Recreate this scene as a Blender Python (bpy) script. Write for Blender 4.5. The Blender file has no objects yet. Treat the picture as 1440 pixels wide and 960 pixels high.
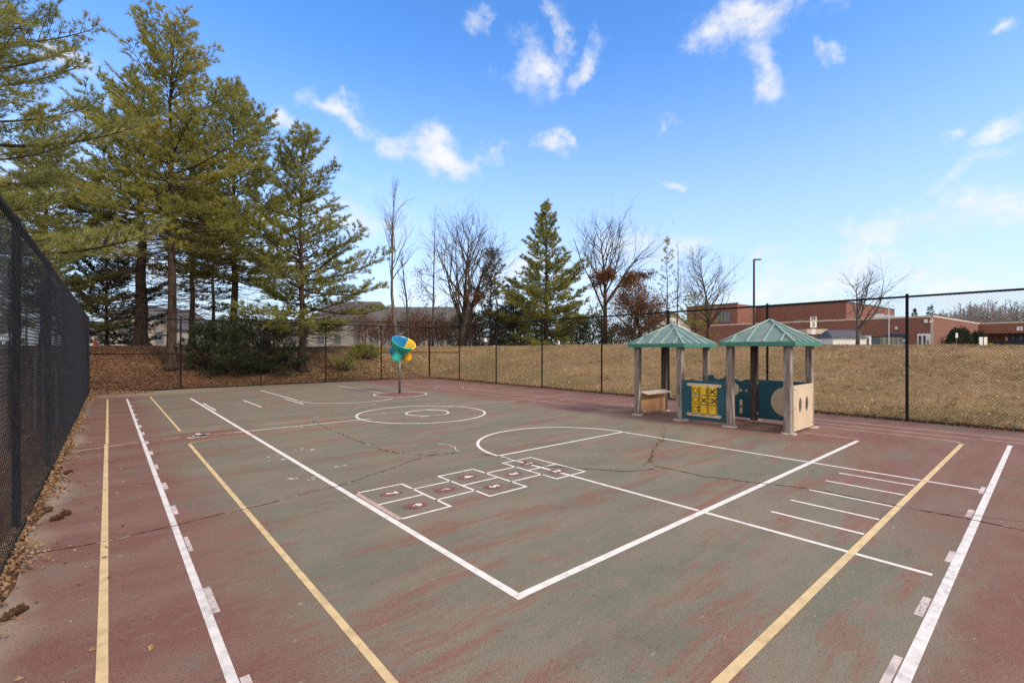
import bpy, math, random
import numpy as np
from mathutils import Vector

random.seed(7)
SC = bpy.context.scene
COL = SC.collection
PI = math.pi

# ------------------------------------------------------------------ camera facts
EYE = 1.75                       # camera height (m)
FPX = 661.0                      # focal length in pixels of a 1440 px wide frame
YAW = math.radians(40.67)        # camera heading, clockwise from the long axis (+Y) of the court
FWD = Vector((math.sin(YAW), math.cos(YAW), 0))
RGT = Vector((math.cos(YAW), -math.sin(YAW), 0))


def at(px, depth, z=0.0):
    """a point at a bearing (photo column) and a real distance in front of the camera"""
    p = RGT * ((px - 720) * depth / FPX) + FWD * depth
    return Vector((p.x, p.y, z))


def zat(py, depth):
    return EYE + (490 - py) * depth / FPX


# ------------------------------------------------------------------ node helper
class NT:
    def __init__(s, tree):
        s.t = tree
        s.n = tree.nodes
        s.l = tree.links

    def put(s, sock, v):
        if v is None:
            return
        if isinstance(v, (int, float, tuple, list, Vector)):
            if isinstance(v, (tuple, list)) and sock.type == 'RGBA' and len(v) == 3:
                v = (*v, 1)
            sock.default_value = v
        else:
            s.l.new(v, sock)

    def node(s, typ, **kw):
        nd = s.n.new(typ)
        for k, v in kw.items():
            setattr(nd, k, v)
        return nd

    def m(s, op, a, b=None, c=None, clamp=False):
        nd = s.node('ShaderNodeMath', operation=op, use_clamp=clamp)
        s.put(nd.inputs[0], a)
        s.put(nd.inputs[1], b)
        s.put(nd.inputs[2], c)
        return nd.outputs[0]

    def vm(s, op, a, b=None):
        nd = s.node('ShaderNodeVectorMath', operation=op)
        s.put(nd.inputs[0], a)
        if b is not None:
            s.put(nd.inputs[3 if op == 'SCALE' else 1], b)
        return nd.outputs[1 if op in ('DOT_PRODUCT', 'LENGTH') else 0]

    def noise(s, vec, scale=1, detail=4, rough=.55, dist=0, out='Fac'):
        nd = s.node('ShaderNodeTexNoise')
        s.put(nd.inputs['Vector'], vec)
        nd.inputs['Scale'].default_value = scale
        nd.inputs['Detail'].default_value = detail
        nd.inputs['Roughness'].default_value = rough
        nd.inputs['Distortion'].default_value = dist
        return nd.outputs[out]

    def mix(s, f, a, b, blend='MIX'):
        nd = s.node('ShaderNodeMix', data_type='RGBA', blend_type=blend)
        s.put(nd.inputs[0], f)
        s.put(nd.inputs[6], a)
        s.put(nd.inputs[7], b)
        return nd.outputs[2]

    def ss(s, v, lo, hi, to0=0.0, to1=1.0):
        nd = s.node('ShaderNodeMapRange', interpolation_type='SMOOTHSTEP')
        s.put(nd.inputs[0], v)
        nd.inputs[1].default_value = lo
        nd.inputs[2].default_value = hi
        nd.inputs[3].default_value = to0
        nd.inputs[4].default_value = to1
        return nd.outputs[0]

    def pos(s):
        return s.node('ShaderNodeNewGeometry').outputs['Position']

    def obj(s):
        return s.node('ShaderNodeTexCoord').outputs['Object']

    def sep(s, v):
        nd = s.node('ShaderNodeSeparateXYZ')
        s.put(nd.inputs[0], v)
        return nd.outputs

    def scl(s, v, k):
        nd = s.node('ShaderNodeMapping')
        s.put(nd.inputs[0], v)
        nd.inputs['Scale'].default_value = k
        return nd.outputs[0]

    def bump(s, h, strength=.3, dist=.01):
        nd = s.node('ShaderNodeBump')
        nd.inputs['Strength'].default_value = strength
        nd.inputs['Distance'].default_value = dist
        s.put(nd.inputs['Height'], h)
        return nd.outputs[0]


def newmat(name):
    mt = bpy.data.materials.new(name)
    mt.use_nodes = True
    nt = NT(mt.node_tree)
    return mt, nt, nt.n['Principled BSDF']


def simple(name, col, rough=.6, col2=None, scale=3.0, spec=.4, metal=0, bump=0, stretch=None, lo=.35, hi=.65):
    """base colour with a second natural tone mottled in by noise"""
    mt, nt, p = newmat(name)
    p.inputs['Roughness'].default_value = rough
    p.inputs['Specular IOR Level'].default_value = spec
    p.inputs['Metallic'].default_value = metal
    v = nt.obj()
    if stretch:
        v = nt.scl(v, stretch)
    n = nt.noise(v, scale, 6, .6)
    if col2 is None:
        col2 = tuple(c * .75 for c in col)
    nt.put(p.inputs['Base Color'], nt.mix(nt.ss(n, lo, hi), col, col2))
    if bump:
        nt.put(p.inputs['Normal'], nt.bump(n, bump, .02))
    return mt


def leafmat(name, cols, scale=.6, trans=.25, fine=6.0):
    """foliage: hues that differ from clump to clump"""
    mt, nt, p = newmat(name)
    p.inputs['Roughness'].default_value = .55
    p.inputs['Specular IOR Level'].default_value = .3
    v = nt.obj()
    a = nt.ss(nt.noise(v, scale, 3), .38, .62)
    b = nt.ss(nt.noise(v, fine, 2), .4, .65)
    c = nt.mix(a, cols[0], cols[1])
    c = nt.mix(nt.m('MULTIPLY', b, .7), c, cols[2])
    nt.put(p.inputs['Base Color'], c)
    tr = nt.node('ShaderNodeBsdfTranslucent')
    nt.put(tr.inputs[0], c)
    mx = nt.node('ShaderNodeMixShader')
    mx.inputs[0].default_value = trans
    nt.l.new(p.outputs[0], mx.inputs[1])
    nt.l.new(tr.outputs[0], mx.inputs[2])
    nt.l.new(mx.outputs[0], nt.n['Material Output'].inputs[0])
    return mt


# ------------------------------------------------------------------ mesh builder
class MB:
    def __init__(s):
        s.v = []
        s.f = []
        s.mi = []
        s.nv = 0

    def add(s, verts, faces, mi=0):
        b = s.nv
        s.v.extend([tuple(p) for p in verts])
        s.nv += len(verts)
        for f in faces:
            s.f.append([i + b for i in f])
            s.mi.append(mi)
        return s

    def quad(s, a, b, c, d, mi=0):
        return s.add([a, b, c, d], [(0, 1, 2, 3)], mi)

    def box(s, lo, hi, mi=0):
        return s.obox(Vector(((lo[0] + hi[0]) / 2, (lo[1] + hi[1]) / 2, (lo[2] + hi[2]) / 2)), (1, 0, 0), (0, 1, 0), (0, 0, 1),
                      ((hi[0] - lo[0]) / 2, (hi[1] - lo[1]) / 2, (hi[2] - lo[2]) / 2), mi)

    def obox(s, c, ax, ay, az, h, mi=0):
        c, ax, ay, az = Vector(c), Vector(ax), Vector(ay), Vector(az)
        vs = [c + ax * (sx * h[0]) + ay * (sy * h[1]) + az * (sz * h[2]) for sz in (-1, 1) for sy in (-1, 1) for sx in (-1, 1)]
        return s.add(vs, [(0, 2, 3, 1), (4, 5, 7, 6), (0, 1, 5, 4), (1, 3, 7, 5), (3, 2, 6, 7), (2, 0, 4, 6)], mi)

    def bbox(s, lo, hi, b=.01, mi=0):
        """box with its vertical and horizontal edges chamfered"""
        x0, y0, z0 = lo
        x1, y1, z1 = hi
        rings = []
        for z, i in ((z0, b), (z0 + b, 0), (z1 - b, 0), (z1, b)):
            k = b + i
            rings.append([(x0 + k, y0 + i, z), (x1 - k, y0 + i, z), (x1 - i, y0 + k, z), (x1 - i, y1 - k, z),
                          (x1 - k, y1 - i, z), (x0 + k, y1 - i, z), (x0 + i, y1 - k, z), (x0 + i, y0 + k, z)])
        return s.loft(rings, mi=mi)

    def loft(s, rings, caps=True, mi=0, closed=True):
        n = len(rings[0])
        vs = [p for r in rings for p in r]
        fs = []
        for k in range(len(rings) - 1):
            for i in range(n if closed else n - 1):
                j = (i + 1) % n
                fs.append((k * n + i, k * n + j, (k + 1) * n + j, (k + 1) * n + i))
        if caps:
            fs.append(tuple(range(n - 1, -1, -1)))
            fs.append(tuple((len(rings) - 1) * n + i for i in range(n)))
        return s.add(vs, fs, mi)

    def tube(s, pts, radii, n=8, caps=True, mi=0):
        pts = [Vector(p) for p in pts]
        if not hasattr(radii, '__len__'):
            radii = [radii] * len(pts)
        rings = []
        for i, p in enumerate(pts):
            t = (pts[min(i + 1, len(pts) - 1)] - pts[max(i - 1, 0)]).normalized()
            ref = Vector((0, 0, 1)) if abs(t.z) < .9 else Vector((1, 0, 0))
            u = t.cross(ref).normalized()
            w = u.cross(t)
            rings.append([p + (u * math.cos(2 * PI * k / n) + w * math.sin(2 * PI * k / n)) * radii[i] for k in range(n)])
        return s.loft(rings, caps, mi)

    def prism(s, poly, off, mi=0):
        """closed 3-D polygon pushed along a vector"""
        off = Vector(off)
        a = [Vector(p) for p in poly]
        return s.loft([a, [p + off for p in a]], True, mi)

    def build(s, name, mats, parent=None, smooth=False):
        me = bpy.data.meshes.new(name)
        o0 = Vector(parent['_loc']) if parent is not None and '_loc' in parent else Vector((0, 0, 0))
        me.from_pydata([(p[0] - o0.x, p[1] - o0.y, p[2] - o0.z) for p in s.v], [], s.f)
        return finish(me, name, mats, parent, smooth, s.mi)


def finish(me, name, mats, parent, smooth=False, mi=None):
    if not isinstance(mats, (list, tuple)):
        mats = [mats]
    for m_ in mats:
        me.materials.append(m_)
    if mi is not None and len(mats) > 1:
        me.polygons.foreach_set('material_index', mi)
    if smooth:
        me.polygons.foreach_set('use_smooth', [True] * len(me.polygons))
    me.update()
    o = bpy.data.objects.new(name, me)
    COL.objects.link(o)
    if parent is not None:
        o.parent = parent
        if '_loc' in parent:
            o['_loc'] = parent['_loc']
    return o


def npmesh(name, V, F, mats, parent=None, smooth=False):
    """fast mesh from arrays; F is (n,3) or (n,4)"""
    V = np.asarray(V, np.float32)
    if parent is not None and '_loc' in parent:
        V = V - np.array(parent['_loc'], np.float32)
    me = bpy.data.meshes.new(name)
    n, k = F.shape
    me.vertices.add(len(V))
    me.vertices.foreach_set('co', V.ravel())
    me.loops.add(n * k)
    me.loops.foreach_set('vertex_index', F.astype(np.int32).ravel())
    me.polygons.add(n)
    me.polygons.foreach_set('loop_start', np.arange(0, n * k, k, dtype=np.int32))
    me.polygons.foreach_set('loop_total', np.full(n, k, np.int32))
    me.validate()
    return finish(me, name, mats, parent, smooth)


def segs_mesh(P0, P1, R0, R1, n=4):
    """tapered prisms as arrays"""
    P0, P1 = np.asarray(P0, float), np.asarray(P1, float)
    R0, R1 = np.asarray(R0, float), np.asarray(R1, float)
    d = P1 - P0
    d /= np.linalg.norm(d, axis=1, keepdims=True) + 1e-9
    ref = np.where(np.abs(d[:, 2:3]) < .9, np.array([[0, 0, 1.]]), np.array([[1., 0, 0]]))
    u = np.cross(d, ref)
    u /= np.linalg.norm(u, axis=1, keepdims=True) + 1e-9
    w = np.cross(u, d)
    ang = 2 * np.pi * np.arange(n) / n
    ring = u[:, None, :] * np.cos(ang)[None, :, None] + w[:, None, :] * np.sin(ang)[None, :, None]
    A = P0[:, None, :] + ring * R0[:, None, None]
    B = P1[:, None, :] + ring * R1[:, None, None]
    V = np.concatenate([A, B], 1).reshape(-1, 3)
    base = (np.arange(len(P0)) * 2 * n)[:, None]
    i = np.arange(n)
    j = (i + 1) % n
    F = np.stack([base + i, base + j, base + n + j, base + n + i], -1).reshape(-1, 4)
    return V, F


def blades(rng, P, D, k, length, width, spread, alongs=.5):
    """k needle triangles round each tuft point P with axis D"""
    P = np.repeat(P, k, 0)
    D = np.repeat(D, k, 0)
    n = len(P)
    r = rng.normal(size=(n, 3))
    r -= D * (r * D).sum(1, keepdims=True)
    r /= np.linalg.norm(r, axis=1, keepdims=True) + 1e-9
    sp = spread * (.5 + rng.random((n, 1)))
    d = D + r * sp
    d /= np.linalg.norm(d, axis=1, keepdims=True)
    L = length * (.7 + .6 * rng.random((n, 1)))
    b = P + D * (rng.random((n, 1)) * length * alongs)
    s_ = np.cross(d, rng.normal(size=(n, 3)))
    s_ /= np.linalg.norm(s_, axis=1, keepdims=True) + 1e-9
    w = width * (.7 + .6 * rng.random((n, 1)))
    V = np.stack([b - s_ * w / 2, b + s_ * w / 2, b + d * L], 1).reshape(-1, 3)
    F = np.arange(n * 3).reshape(n, 3)
    return V, F


def leaves(rng, P, size, flat=0.0):
    """small folded leaf quads scattered at P; flat=1 lies on the ground"""
    n = len(P)
    a = rng.normal(size=(n, 3))
    a[:, 2] *= (1 - flat)
    a /= np.linalg.norm(a, axis=1, keepdims=True) + 1e-9
    b = rng.normal(size=(n, 3))
    b[:, 2] *= (1 - flat * .7)
    b -= a * (a * b).sum(1, keepdims=True)
    b /= np.linalg.norm(b, axis=1, keepdims=True) + 1e-9
    s_ = size * (.6 + .8 * rng.random((n, 1)))
    up = np.array([[0, 0, 1.]]) * s_ * .25
    V = np.stack([P - a * s_ * .5, P + b * s_ * .32 + up, P + a * s_ * .5, P - b * s_ * .32 + up * .6], 1).reshape(-1, 3)
    base = (np.arange(n) * 4)[:, None]
    F = np.concatenate([base + np.array([[0, 1, 2]]), base + np.array([[0, 2, 3]])], 0)
    return V, F


# ------------------------------------------------------------------ things
def thing(name, label, cat, loc=(0, 0, 0), group=None):
    o = bpy.data.objects.new(name, None)
    o.empty_display_size = .2
    COL.objects.link(o)
    o.location = loc
    o['_loc'] = tuple(float(c) for c in loc)
    tag(o, label, cat, group)
    return o


def tag(o, label=None, cat=None, group=None, kind=None):
    if label:
        o['label'] = label
    if cat:
        o['category'] = cat
    if group:
        o['group'] = group
    if kind:
        o['kind'] = kind
    return o


def text_mesh(txt, height, bold=.0):
    cu = bpy.data.curves.new('lettering', 'FONT')
    cu.body = txt
    cu.size = height / .7
    cu.align_x = 'CENTER'
    cu.align_y = 'CENTER'
    cu.offset = bold
    cu.space_line = .9
    ob = bpy.data.objects.new('lettering', cu)
    COL.objects.link(ob)
    dg = bpy.context.evaluated_depsgraph_get()
    me = bpy.data.meshes.new_from_object(ob.evaluated_get(dg))
    vs = [v.co.copy() for v in me.vertices]
    fs = [list(p.vertices) for p in me.polygons]
    bpy.data.objects.remove(ob)
    bpy.data.curves.remove(cu)
    bpy.data.meshes.remove(me)
    return vs, fs


# ------------------------------------------------------------------ materials
M = {}
M['black_metal'] = simple('black_vinyl_metal', (.007, .007, .008), .6, (.012, .012, .013), 20, .12)
M['wire'] = simple('black_coated_wire', (.014, .014, .016), .6, (.03, .03, .033), 9, .15)
M['bark_pine'] = simple('pine_bark', (.085, .06, .047), .9, (.035, .025, .02), 9, .1, bump=.6, stretch=(1, 1, .25))
M['bark_grey'] = simple('grey_bark', (.10, .08, .065), .9, (.045, .035, .03), 12, .1, bump=.5, stretch=(1, 1, .25))
M['bark_pale'] = simple('pale_bark', (.16, .135, .115), .9, (.08, .065, .055), 12, .1, bump=.4, stretch=(1, 1, .25))
M['pine_gold'] = leafmat('pine_needles_golden', [(.36, .335, .065), (.185, .21, .048), (.45, .39, .10)], .45, .4)
M['pine_mid'] = leafmat('pine_needles_olive', [(.285, .285, .06), (.14, .175, .044), (.385, .345, .09)], .5, .4)
M['pine_near'] = leafmat('pine_needles_soft', [(.31, .305, .08), (.165, .20, .055), (.44, .40, .14)], .9, .4, 9)
M['pine_dark'] = leafmat('conifer_needles_dark', [(.035, .055, .02), (.05, .07, .022), (.075, .085, .03)], .8)
M['cedar'] = leafmat('cedar_needles_grey_green', [(.06, .075, .04), (.085, .085, .05), (.10, .085, .055)], .7)
M['oak_leaf'] = leafmat('dead_oak_leaves', [(.16, .065, .03), (.10, .05, .03), (.23, .11, .05)], .7, .2)
M['litter'] = leafmat('fallen_leaves', [(.26, .15, .075), (.16, .085, .045), (.36, .23, .13)], 3, .05, 14)
M['mulch'] = leafmat('pine_straw', [(.15, .075, .04), (.09, .048, .03), (.24, .13, .07)], 2, .05, 14)
M['straw_grass'] = leafmat('dormant_grass', [(.34, .22, .10), (.20, .128, .062), (.46, .34, .19)], .55, .15, 5)
M['shrub'] = leafmat('clipped_shrub_leaves', [(.025, .045, .016), (.04, .06, .02), (.06, .075, .03)], 1.2, .1)
M['yellow_flower'] = simple('yellow_bedding', (.55, .42, .03), .7)

# weathered timber
mt, nt, p = newmat('weathered_timber')
v = nt.obj()
g = nt.noise(nt.scl(v, (14, 14, .9)), 2.2, 6, .65)
g2 = nt.noise(v, 3.2, 4)
c = nt.mix(nt.ss(g, .36, .62), (.11, .09, .08), (.36, .315, .29))
c = nt.mix(nt.m('MULTIPLY', nt.ss(g2, .5, .72), .6), c, (.20, .14, .11))
nt.put(p.inputs['Base Color'], c)
p.inputs['Roughness'].default_value = .9
p.inputs['Specular IOR Level'].default_value = .15
nt.put(p.inputs['Normal'], nt.bump(g, .5, .01))
M['timber'] = mt
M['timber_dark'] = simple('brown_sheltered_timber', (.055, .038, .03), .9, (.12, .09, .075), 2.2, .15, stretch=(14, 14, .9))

M['roof_green'] = simple('faded_green_plastic', (.115, .18, .165), .3, (.17, .24, .22), 2.5, .5)
M['rib_pale'] = simple('pale_green_rib_plastic', (.27, .37, .34), .32, (.21, .32, .29), 3, .5)
M['rib_green'] = simple('green_trim_plastic', (.028, .17, .12), .35, (.05, .21, .16), 4, .5)
M['panel_blue'] = simple('dark_blue_plastic_panel', (.012, .078, .115), .4, (.018, .09, .13), 3, .45)
M['panel_tan'] = simple('tan_plastic_panel', (.60, .49, .36), .5, (.54, .43, .31), 3, .4)
M['panel_orange'] = simple('faded_orange_panel', (.47, .26, .13), .55, (.40, .21, .10), 3, .3)
M['yellow'] = simple('yellow_plastic', (.72, .50, .035), .35, (.62, .40, .03), 5, .5)
M['mark_black'] = simple('dark_brown_mark', (.03, .018, .012), .5)
M['concrete'] = simple('pale_concrete', (.50, .42, .38), .9, (.36, .28, .25), 14, .2)
M['teal'] = simple('teal_plastic', (.012, .30, .23), .28, (.02, .36, .30), 3, .5)
M['blue'] = simple('blue_plastic', (.012, .17, .42), .28, (.02, .22, .46), 3, .5)
M['amber'] = simple('amber_plastic', (.75, .40, .015), .3, (.82, .50, .03), 3, .5)
M['steel'] = simple('dull_steel', (.22, .21, .20), .45, (.16, .15, .14), 6, .5, .6)
M['white'] = simple('white_paint', (.78, .78, .77), .5, (.66, .66, .65), 4)
M['navy'] = simple('navy_paint', (.02, .03, .09), .4, (.03, .045, .12), 4)
M['glass'] = simple('dark_glass', (.05, .06, .075), .08, (.09, .10, .12), .4, .6)
M['roofing'] = simple('grey_shingles', (.085, .08, .082), .9, (.125, .118, .118), 6, .1)
M['siding'] = simple('pale_siding', (.27, .255, .25), .7, (.21, .20, .195), .8, .2)
M['siding_tan'] = simple('beige_siding', (.40, .36, .32), .7, (.34, .30, .27), .8, .2)
M['stone_trim'] = simple('limestone_coping', (.60, .50, .42), .8, (.50, .41, .34), 3, .2)
M['metal_siding'] = simple('grey_metal_siding', (.36, .38, .40), .5, (.30, .32, .34), 2, .4)
M['lamp_brown'] = simple('dark_bronze_pole', (.035, .026, .022), .4, (.05, .036, .03), 3, .5)
M['rubber'] = simple('tyre_rubber', (.02, .02, .02), .8)
M['orange'] = simple('orange_plastic', (.75, .16, .04), .5)
M['cone_brown'] = simple('pine_cone_scales', (.10, .05, .026), .9, (.045, .024, .014), 40, .1, bump=.5)
M['red_tag'] = simple('red_tag_plastic', (.60, .07, .04), .5)

# red brick
mt, nt, p = newmat('red_brick')
br = nt.node('ShaderNodeTexBrick')
br.inputs['Scale'].default_value = 1
br.inputs['Brick Width'].default_value = .42
br.inputs['Row Height'].default_value = .16
br.inputs['Mortar Size'].default_value = .012
br.inputs['Color1'].default_value = (.225, .075, .048, 1)
br.inputs['Color2'].default_value = (.15, .045, .03, 1)
br.inputs['Mortar'].default_value = (.36, .25, .2, 1)
o_ = nt.sep(nt.obj())
cmb = nt.node('ShaderNodeCombineXYZ')
nt.l.new(nt.m('ADD', o_[0], o_[1]), cmb.inputs[0])
nt.l.new(o_[2], cmb.inputs[1])
nt.l.new(cmb.outputs[0], br.inputs['Vector'])
n_ = nt.noise(nt.obj(), .35, 5, .65)
nt.put(p.inputs['Base Color'], nt.mix(nt.ss(n_, .45, .75), br.outputs[0], (.25, .10, .07)))
p.inputs['Roughness'].default_value = .9
M['brick'] = mt

# windscreen fabric: open woven mesh, dusty in vertical folds
mt, nt, p = newmat('windscreen_fabric')
v = nt.pos()
xyz = nt.sep(v)
st = nt.noise(nt.scl(v, (1, 1.0, .10)), 1.5, 6, .7)
c = nt.mix(nt.ss(st, .47, .70), (.014, .016, .022), (.36, .365, .40))
nt.put(p.inputs['Base Color'], c)
p.inputs['Roughness'].default_value = .95
p.inputs['Specular IOR Level'].default_value = 0
tb = nt.node('ShaderNodeBsdfTransparent')
mx = nt.node('ShaderNodeMixShader')
op_ = nt.m('MULTIPLY', nt.ss(nt.noise(nt.scl(v, (1, 1.5, .5)), 2.2, 4), .32, .68, .34, .56), 1.0)
nt.l.new(op_, mx.inputs[0])
nt.l.new(p.outputs[0], mx.inputs[1])
nt.l.new(tb.outputs[0], mx.inputs[2])
nt.l.new(mx.outputs[0], nt.n['Material Output'].inputs[0])
M['screen'] = mt

# court surface: worn green paint over maroon, streaked along the court's width
mt, nt, p = newmat('worn_court_paint')
v = nt.pos()
xyz = nt.sep(v)
wob = nt.m('MULTIPLY', nt.m('SUBTRACT', nt.noise(v, .7, 5, .6), .5), 1.6)
X = nt.m('ADD', xyz[0], wob)
Y = nt.m('ADD', xyz[1], nt.m('MULTIPLY', wob, .6))
left = nt.ss(X, 1.25, .45)
right = nt.m('MAXIMUM', nt.ss(X, 9.3, 10.6), nt.m('MULTIPLY', nt.ss(nt.m('SUBTRACT', X, nt.m('MULTIPLY', Y, 2.2)), 2.4, 5.2), .8))
near = nt.ss(Y, .62, .2)
band = nt.m('MULTIPLY', nt.ss(nt.m('ABSOLUTE', nt.m('SUBTRACT', Y, 11.2)), .75, .45), nt.ss(X, 2.6, 1.6))
edge = nt.m('MAXIMUM', nt.m('MAXIMUM', left, right), nt.m('MAXIMUM', near, band))
edge = nt.m('MULTIPLY', edge, nt.ss(nt.noise(v, 1.1, 4), .22, .42))
warp = nt.vm('ADD', nt.scl(v, (.48, 2.7, 1)), nt.vm('SCALE', nt.noise(v, .5, 3, out='Color'), .9))
s1 = nt.noise(warp, 1.3, 8, .70)
s2 = nt.noise(nt.scl(v, (.6, 1.9, 1)), .8, 6, .62)
s3 = nt.noise(nt.scl(v, (1.0, 1.8, 1)), 5.0, 6, .7)
green = nt.mix(nt.ss(s2, .38, .64), (.218, .184, .140), (.158, .162, .120))
green = nt.mix(nt.ss(s3, .45, .75), green, (.235, .175, .145))
maroon = nt.mix(nt.ss(s2, .4, .62), (.192, .085, .068), (.222, .122, .098))
maroon = nt.mix(nt.ss(s3, .5, .75), maroon, (.21, .14, .12))
streak = nt.ss(nt.m('ADD', s1, nt.m('MULTIPLY', s3, .12)), .545, .69)
base = nt.mix(nt.m('MULTIPLY', nt.m('MULTIPLY', streak, nt.ss(nt.noise(v, 28, 4, .75), .3, .6, .35, 1)), .85), green, (.235, .095, .075))
base = nt.mix(edge, base, maroon)
# greenish survivors inside the maroon margin, dark grime and bare aggregate
base = nt.mix(nt.m('MULTIPLY', nt.ss(nt.noise(v, .9, 4), .56, .68), .45), base, (.145, .145, .115))
grime = nt.ss(nt.noise(nt.scl(v, (.8, 1.6, 1)), 1.7, 6, .7), .55, .76)
base = nt.mix(nt.m('MULTIPLY', grime, .5), base, (.085, .08, .068))
flake = nt.ss(nt.noise(nt.scl(v, (2.4, 7.0, 1)), 3.6, 5, .62), .655, .70)
base = nt.mix(nt.m('MULTIPLY', flake, .55), base, (.42, .36, .31))
sand = nt.ss(nt.m('ADD', xyz[0], nt.m('MULTIPLY', wob, .5)), -.34, -.57)
sandb = nt.ss(nt.m('ADD', xyz[1], wob), 21.6, 23.4)
sand = nt.m('MAXIMUM', sand, nt.m('MULTIPLY', sandb, nt.ss(X, 5.5, 1.0)))
base = nt.mix(nt.m('MULTIPLY', sand, .75), base, (.33, .26, .19))
pl_ = nt.noise(nt.scl(v, (1, 1.5, 1)), 7.5, 9, .78)
base = nt.mix(nt.ss(pl_, .605, .618, 0, .55), base, (.105, .095, .08))
base = nt.mix(nt.ss(pl_, .375, .365, 0, .45), base, (.30, .25, .205))
grain = nt.noise(v, 120, 3, .7)
g2 = nt.noise(v, 45, 4, .75)
base = nt.mix(nt.ss(grain, .50, .66, 0, .65), base, (.06, .055, .045))
base = nt.mix(nt.ss(grain, .46, .30, 0, .45), base, (.36, .31, .26))
base = nt.mix(nt.ss(g2, .52, .70, 0, .5), base, (.08, .07, .058))
base = nt.mix(nt.ss(g2, .46, .30, 0, .3), base, (.30, .25, .21))
nt.put(p.inputs['Base Color'], base)
p.inputs['Roughness'].default_value = .88
p.inputs['Specular IOR Level'].default_value = .08
nt.put(p.inputs['Normal'], nt.bump(grain, .35, .004))
M['court'] = mt


def paint(name, col, wear, chips=0.0):
    """road paint that has worn through in places"""
    mt, nt, p = newmat(name)
    v = nt.pos()
    a = nt.noise(v, 75, 6, .75)
    b = nt.noise(v, 2.1, 4, .6)
    c = nt.mix(nt.ss(nt.noise(v, 9, 4), .4, .7), col, tuple(k * .8 for k in col))
    nt.put(p.inputs['Base Color'], c)
    p.inputs['Roughness'].default_value = .8
    thin = nt.m('MULTIPLY', nt.ss(nt.noise(v, 5.5, 5, .7), .48, .72), .12 + wear * 2)
    hole = nt.ss(nt.m('ADD', a, nt.m('MULTIPLY', nt.m('SUBTRACT', b, .5), .55)), .72 - wear, .80 - wear)
    tb = nt.node('ShaderNodeBsdfTransparent')
    mx = nt.node('ShaderNodeMixShader')
    nt.l.new(nt.m('MAXIMUM', hole, thin), mx.inputs[0])
    nt.l.new(p.outputs[0], mx.inputs[1])
    nt.l.new(tb.outputs[0], mx.inputs[2])
    nt.l.new(mx.outputs[0], nt.n['Material Output'].inputs[0])
    return mt


M['paint_white'] = paint('white_court_paint', (.76, .705, .665), .035)
M['paint_chip'] = paint('chipped_white_paint', (.73, .68, .66), .12)
M['paint_faint'] = paint('faint_white_paint', (.60, .50, .48), .16)
M['paint_pink'] = paint('faint_pink_paint', (.50, .34, .30), .12)
M['paint_yellow'] = paint('cream_yellow_paint', (.64, .47, .25), .03)
M['paint_orange'] = paint('faded_orange_paint', (.48, .28, .15), .10)
M['paint_red'] = paint('dull_red_paint', (.215, .085, .072), .14)
M['crack'] = simple('open_crack', (.028, .018, .013), .95, (.06, .036, .027), 8, .0)
M['crack_edge'] = paint('chipped_crack_edge', (.66, .57, .50), .06)
M['moss'] = simple('olive_moss', (.22, .17, .05), .95, (.15, .10, .05), 20)

# ------------------------------------------------------------------ terrain
XL, XR, YB = -.62, 14.62, 24.62
FX = lambda y: -.695 + (y + 1.5) * .0036      # the left fence stands very slightly askew      # fence lines round the court


def sstep(a, b, x):
    t = np.clip((x - a) / (b - a), 0, 1)
    return t * t * (3 - 2 * t)


def vnoise(x, y, s, seed):
    """smooth value noise, vectorised"""
    x = x / s
    y = y / s
    xi, yi = np.floor(x).astype(int), np.floor(y).astype(int)
    fx, fy = x - xi, y - yi
    fx, fy = fx * fx * (3 - 2 * fx), fy * fy * (3 - 2 * fy)

    def h(i, j):
        k = (i * 374761393 + j * 668265263 + seed * 974711) & 0x7fffffff
        k = ((k ^ (k >> 13)) * 1274126177) & 0x7fffffff
        return (k & 0xffff) / 65535.0
    return (h(xi, yi) * (1 - fx) + h(xi + 1, yi) * fx) * (1 - fy) + (h(xi, yi + 1) * (1 - fx) + h(xi + 1, yi + 1) * fx) * fy


def ground_z(x, y):
    x = np.asarray(x, float)
    y = np.asarray(y, float)
    db, dr, dl = y - YB - .2, x - XR - .15, XL - .25 - x
    zl = .5 * sstep(1.5, 14, dl)
    D = np.hypot(np.maximum(db, 0), np.maximum(dr, 0))
    th = np.arctan2(np.maximum(dr, 0), np.maximum(db, 1e-6)) / (np.pi / 2)
    wd = 7.0 + 4.2 * th
    r0 = sstep(-.14, 1, np.zeros(1))
    zc = (1.86 - .04 * th) * (sstep(-.14, 1, D / wd) - r0) / (1 - r0) * (D > 0)
    z = np.maximum(zc, zl)
    out = np.maximum(np.maximum(db, dr), dl)
    knoll = .22 * np.exp(-((x - 31) ** 2 + (y - 19) ** 2) / 90.0)
    z = z + knoll * (dr > 0)
    z = z + (vnoise(x, y, 1.7, 3) - .5) * .10 * sstep(.2, 2.5, out) + (vnoise(x, y, .6, 5) - .5) * .05 * sstep(0, 1, out)
    z = np.where(out < 0, -.05, z)
    return z


def gz(p):
    return float(ground_z(np.array([p[0]]), np.array([p[1]]))[0])


def axis(lo, hi, d0, d1, step, far):
    c = np.arange(d0, d1 + 1e-6, step)
    g, v = [], step
    p_ = d0
    while p_ > lo:
        v *= 1.35
        p_ -= v
        g.append(p_)
    g2, v = [], step
    q = d1
    while q < hi:
        v *= 1.35
        q += v
        g2.append(q)
    return np.concatenate([np.array(g[::-1]), c, np.array(g2)])


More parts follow.
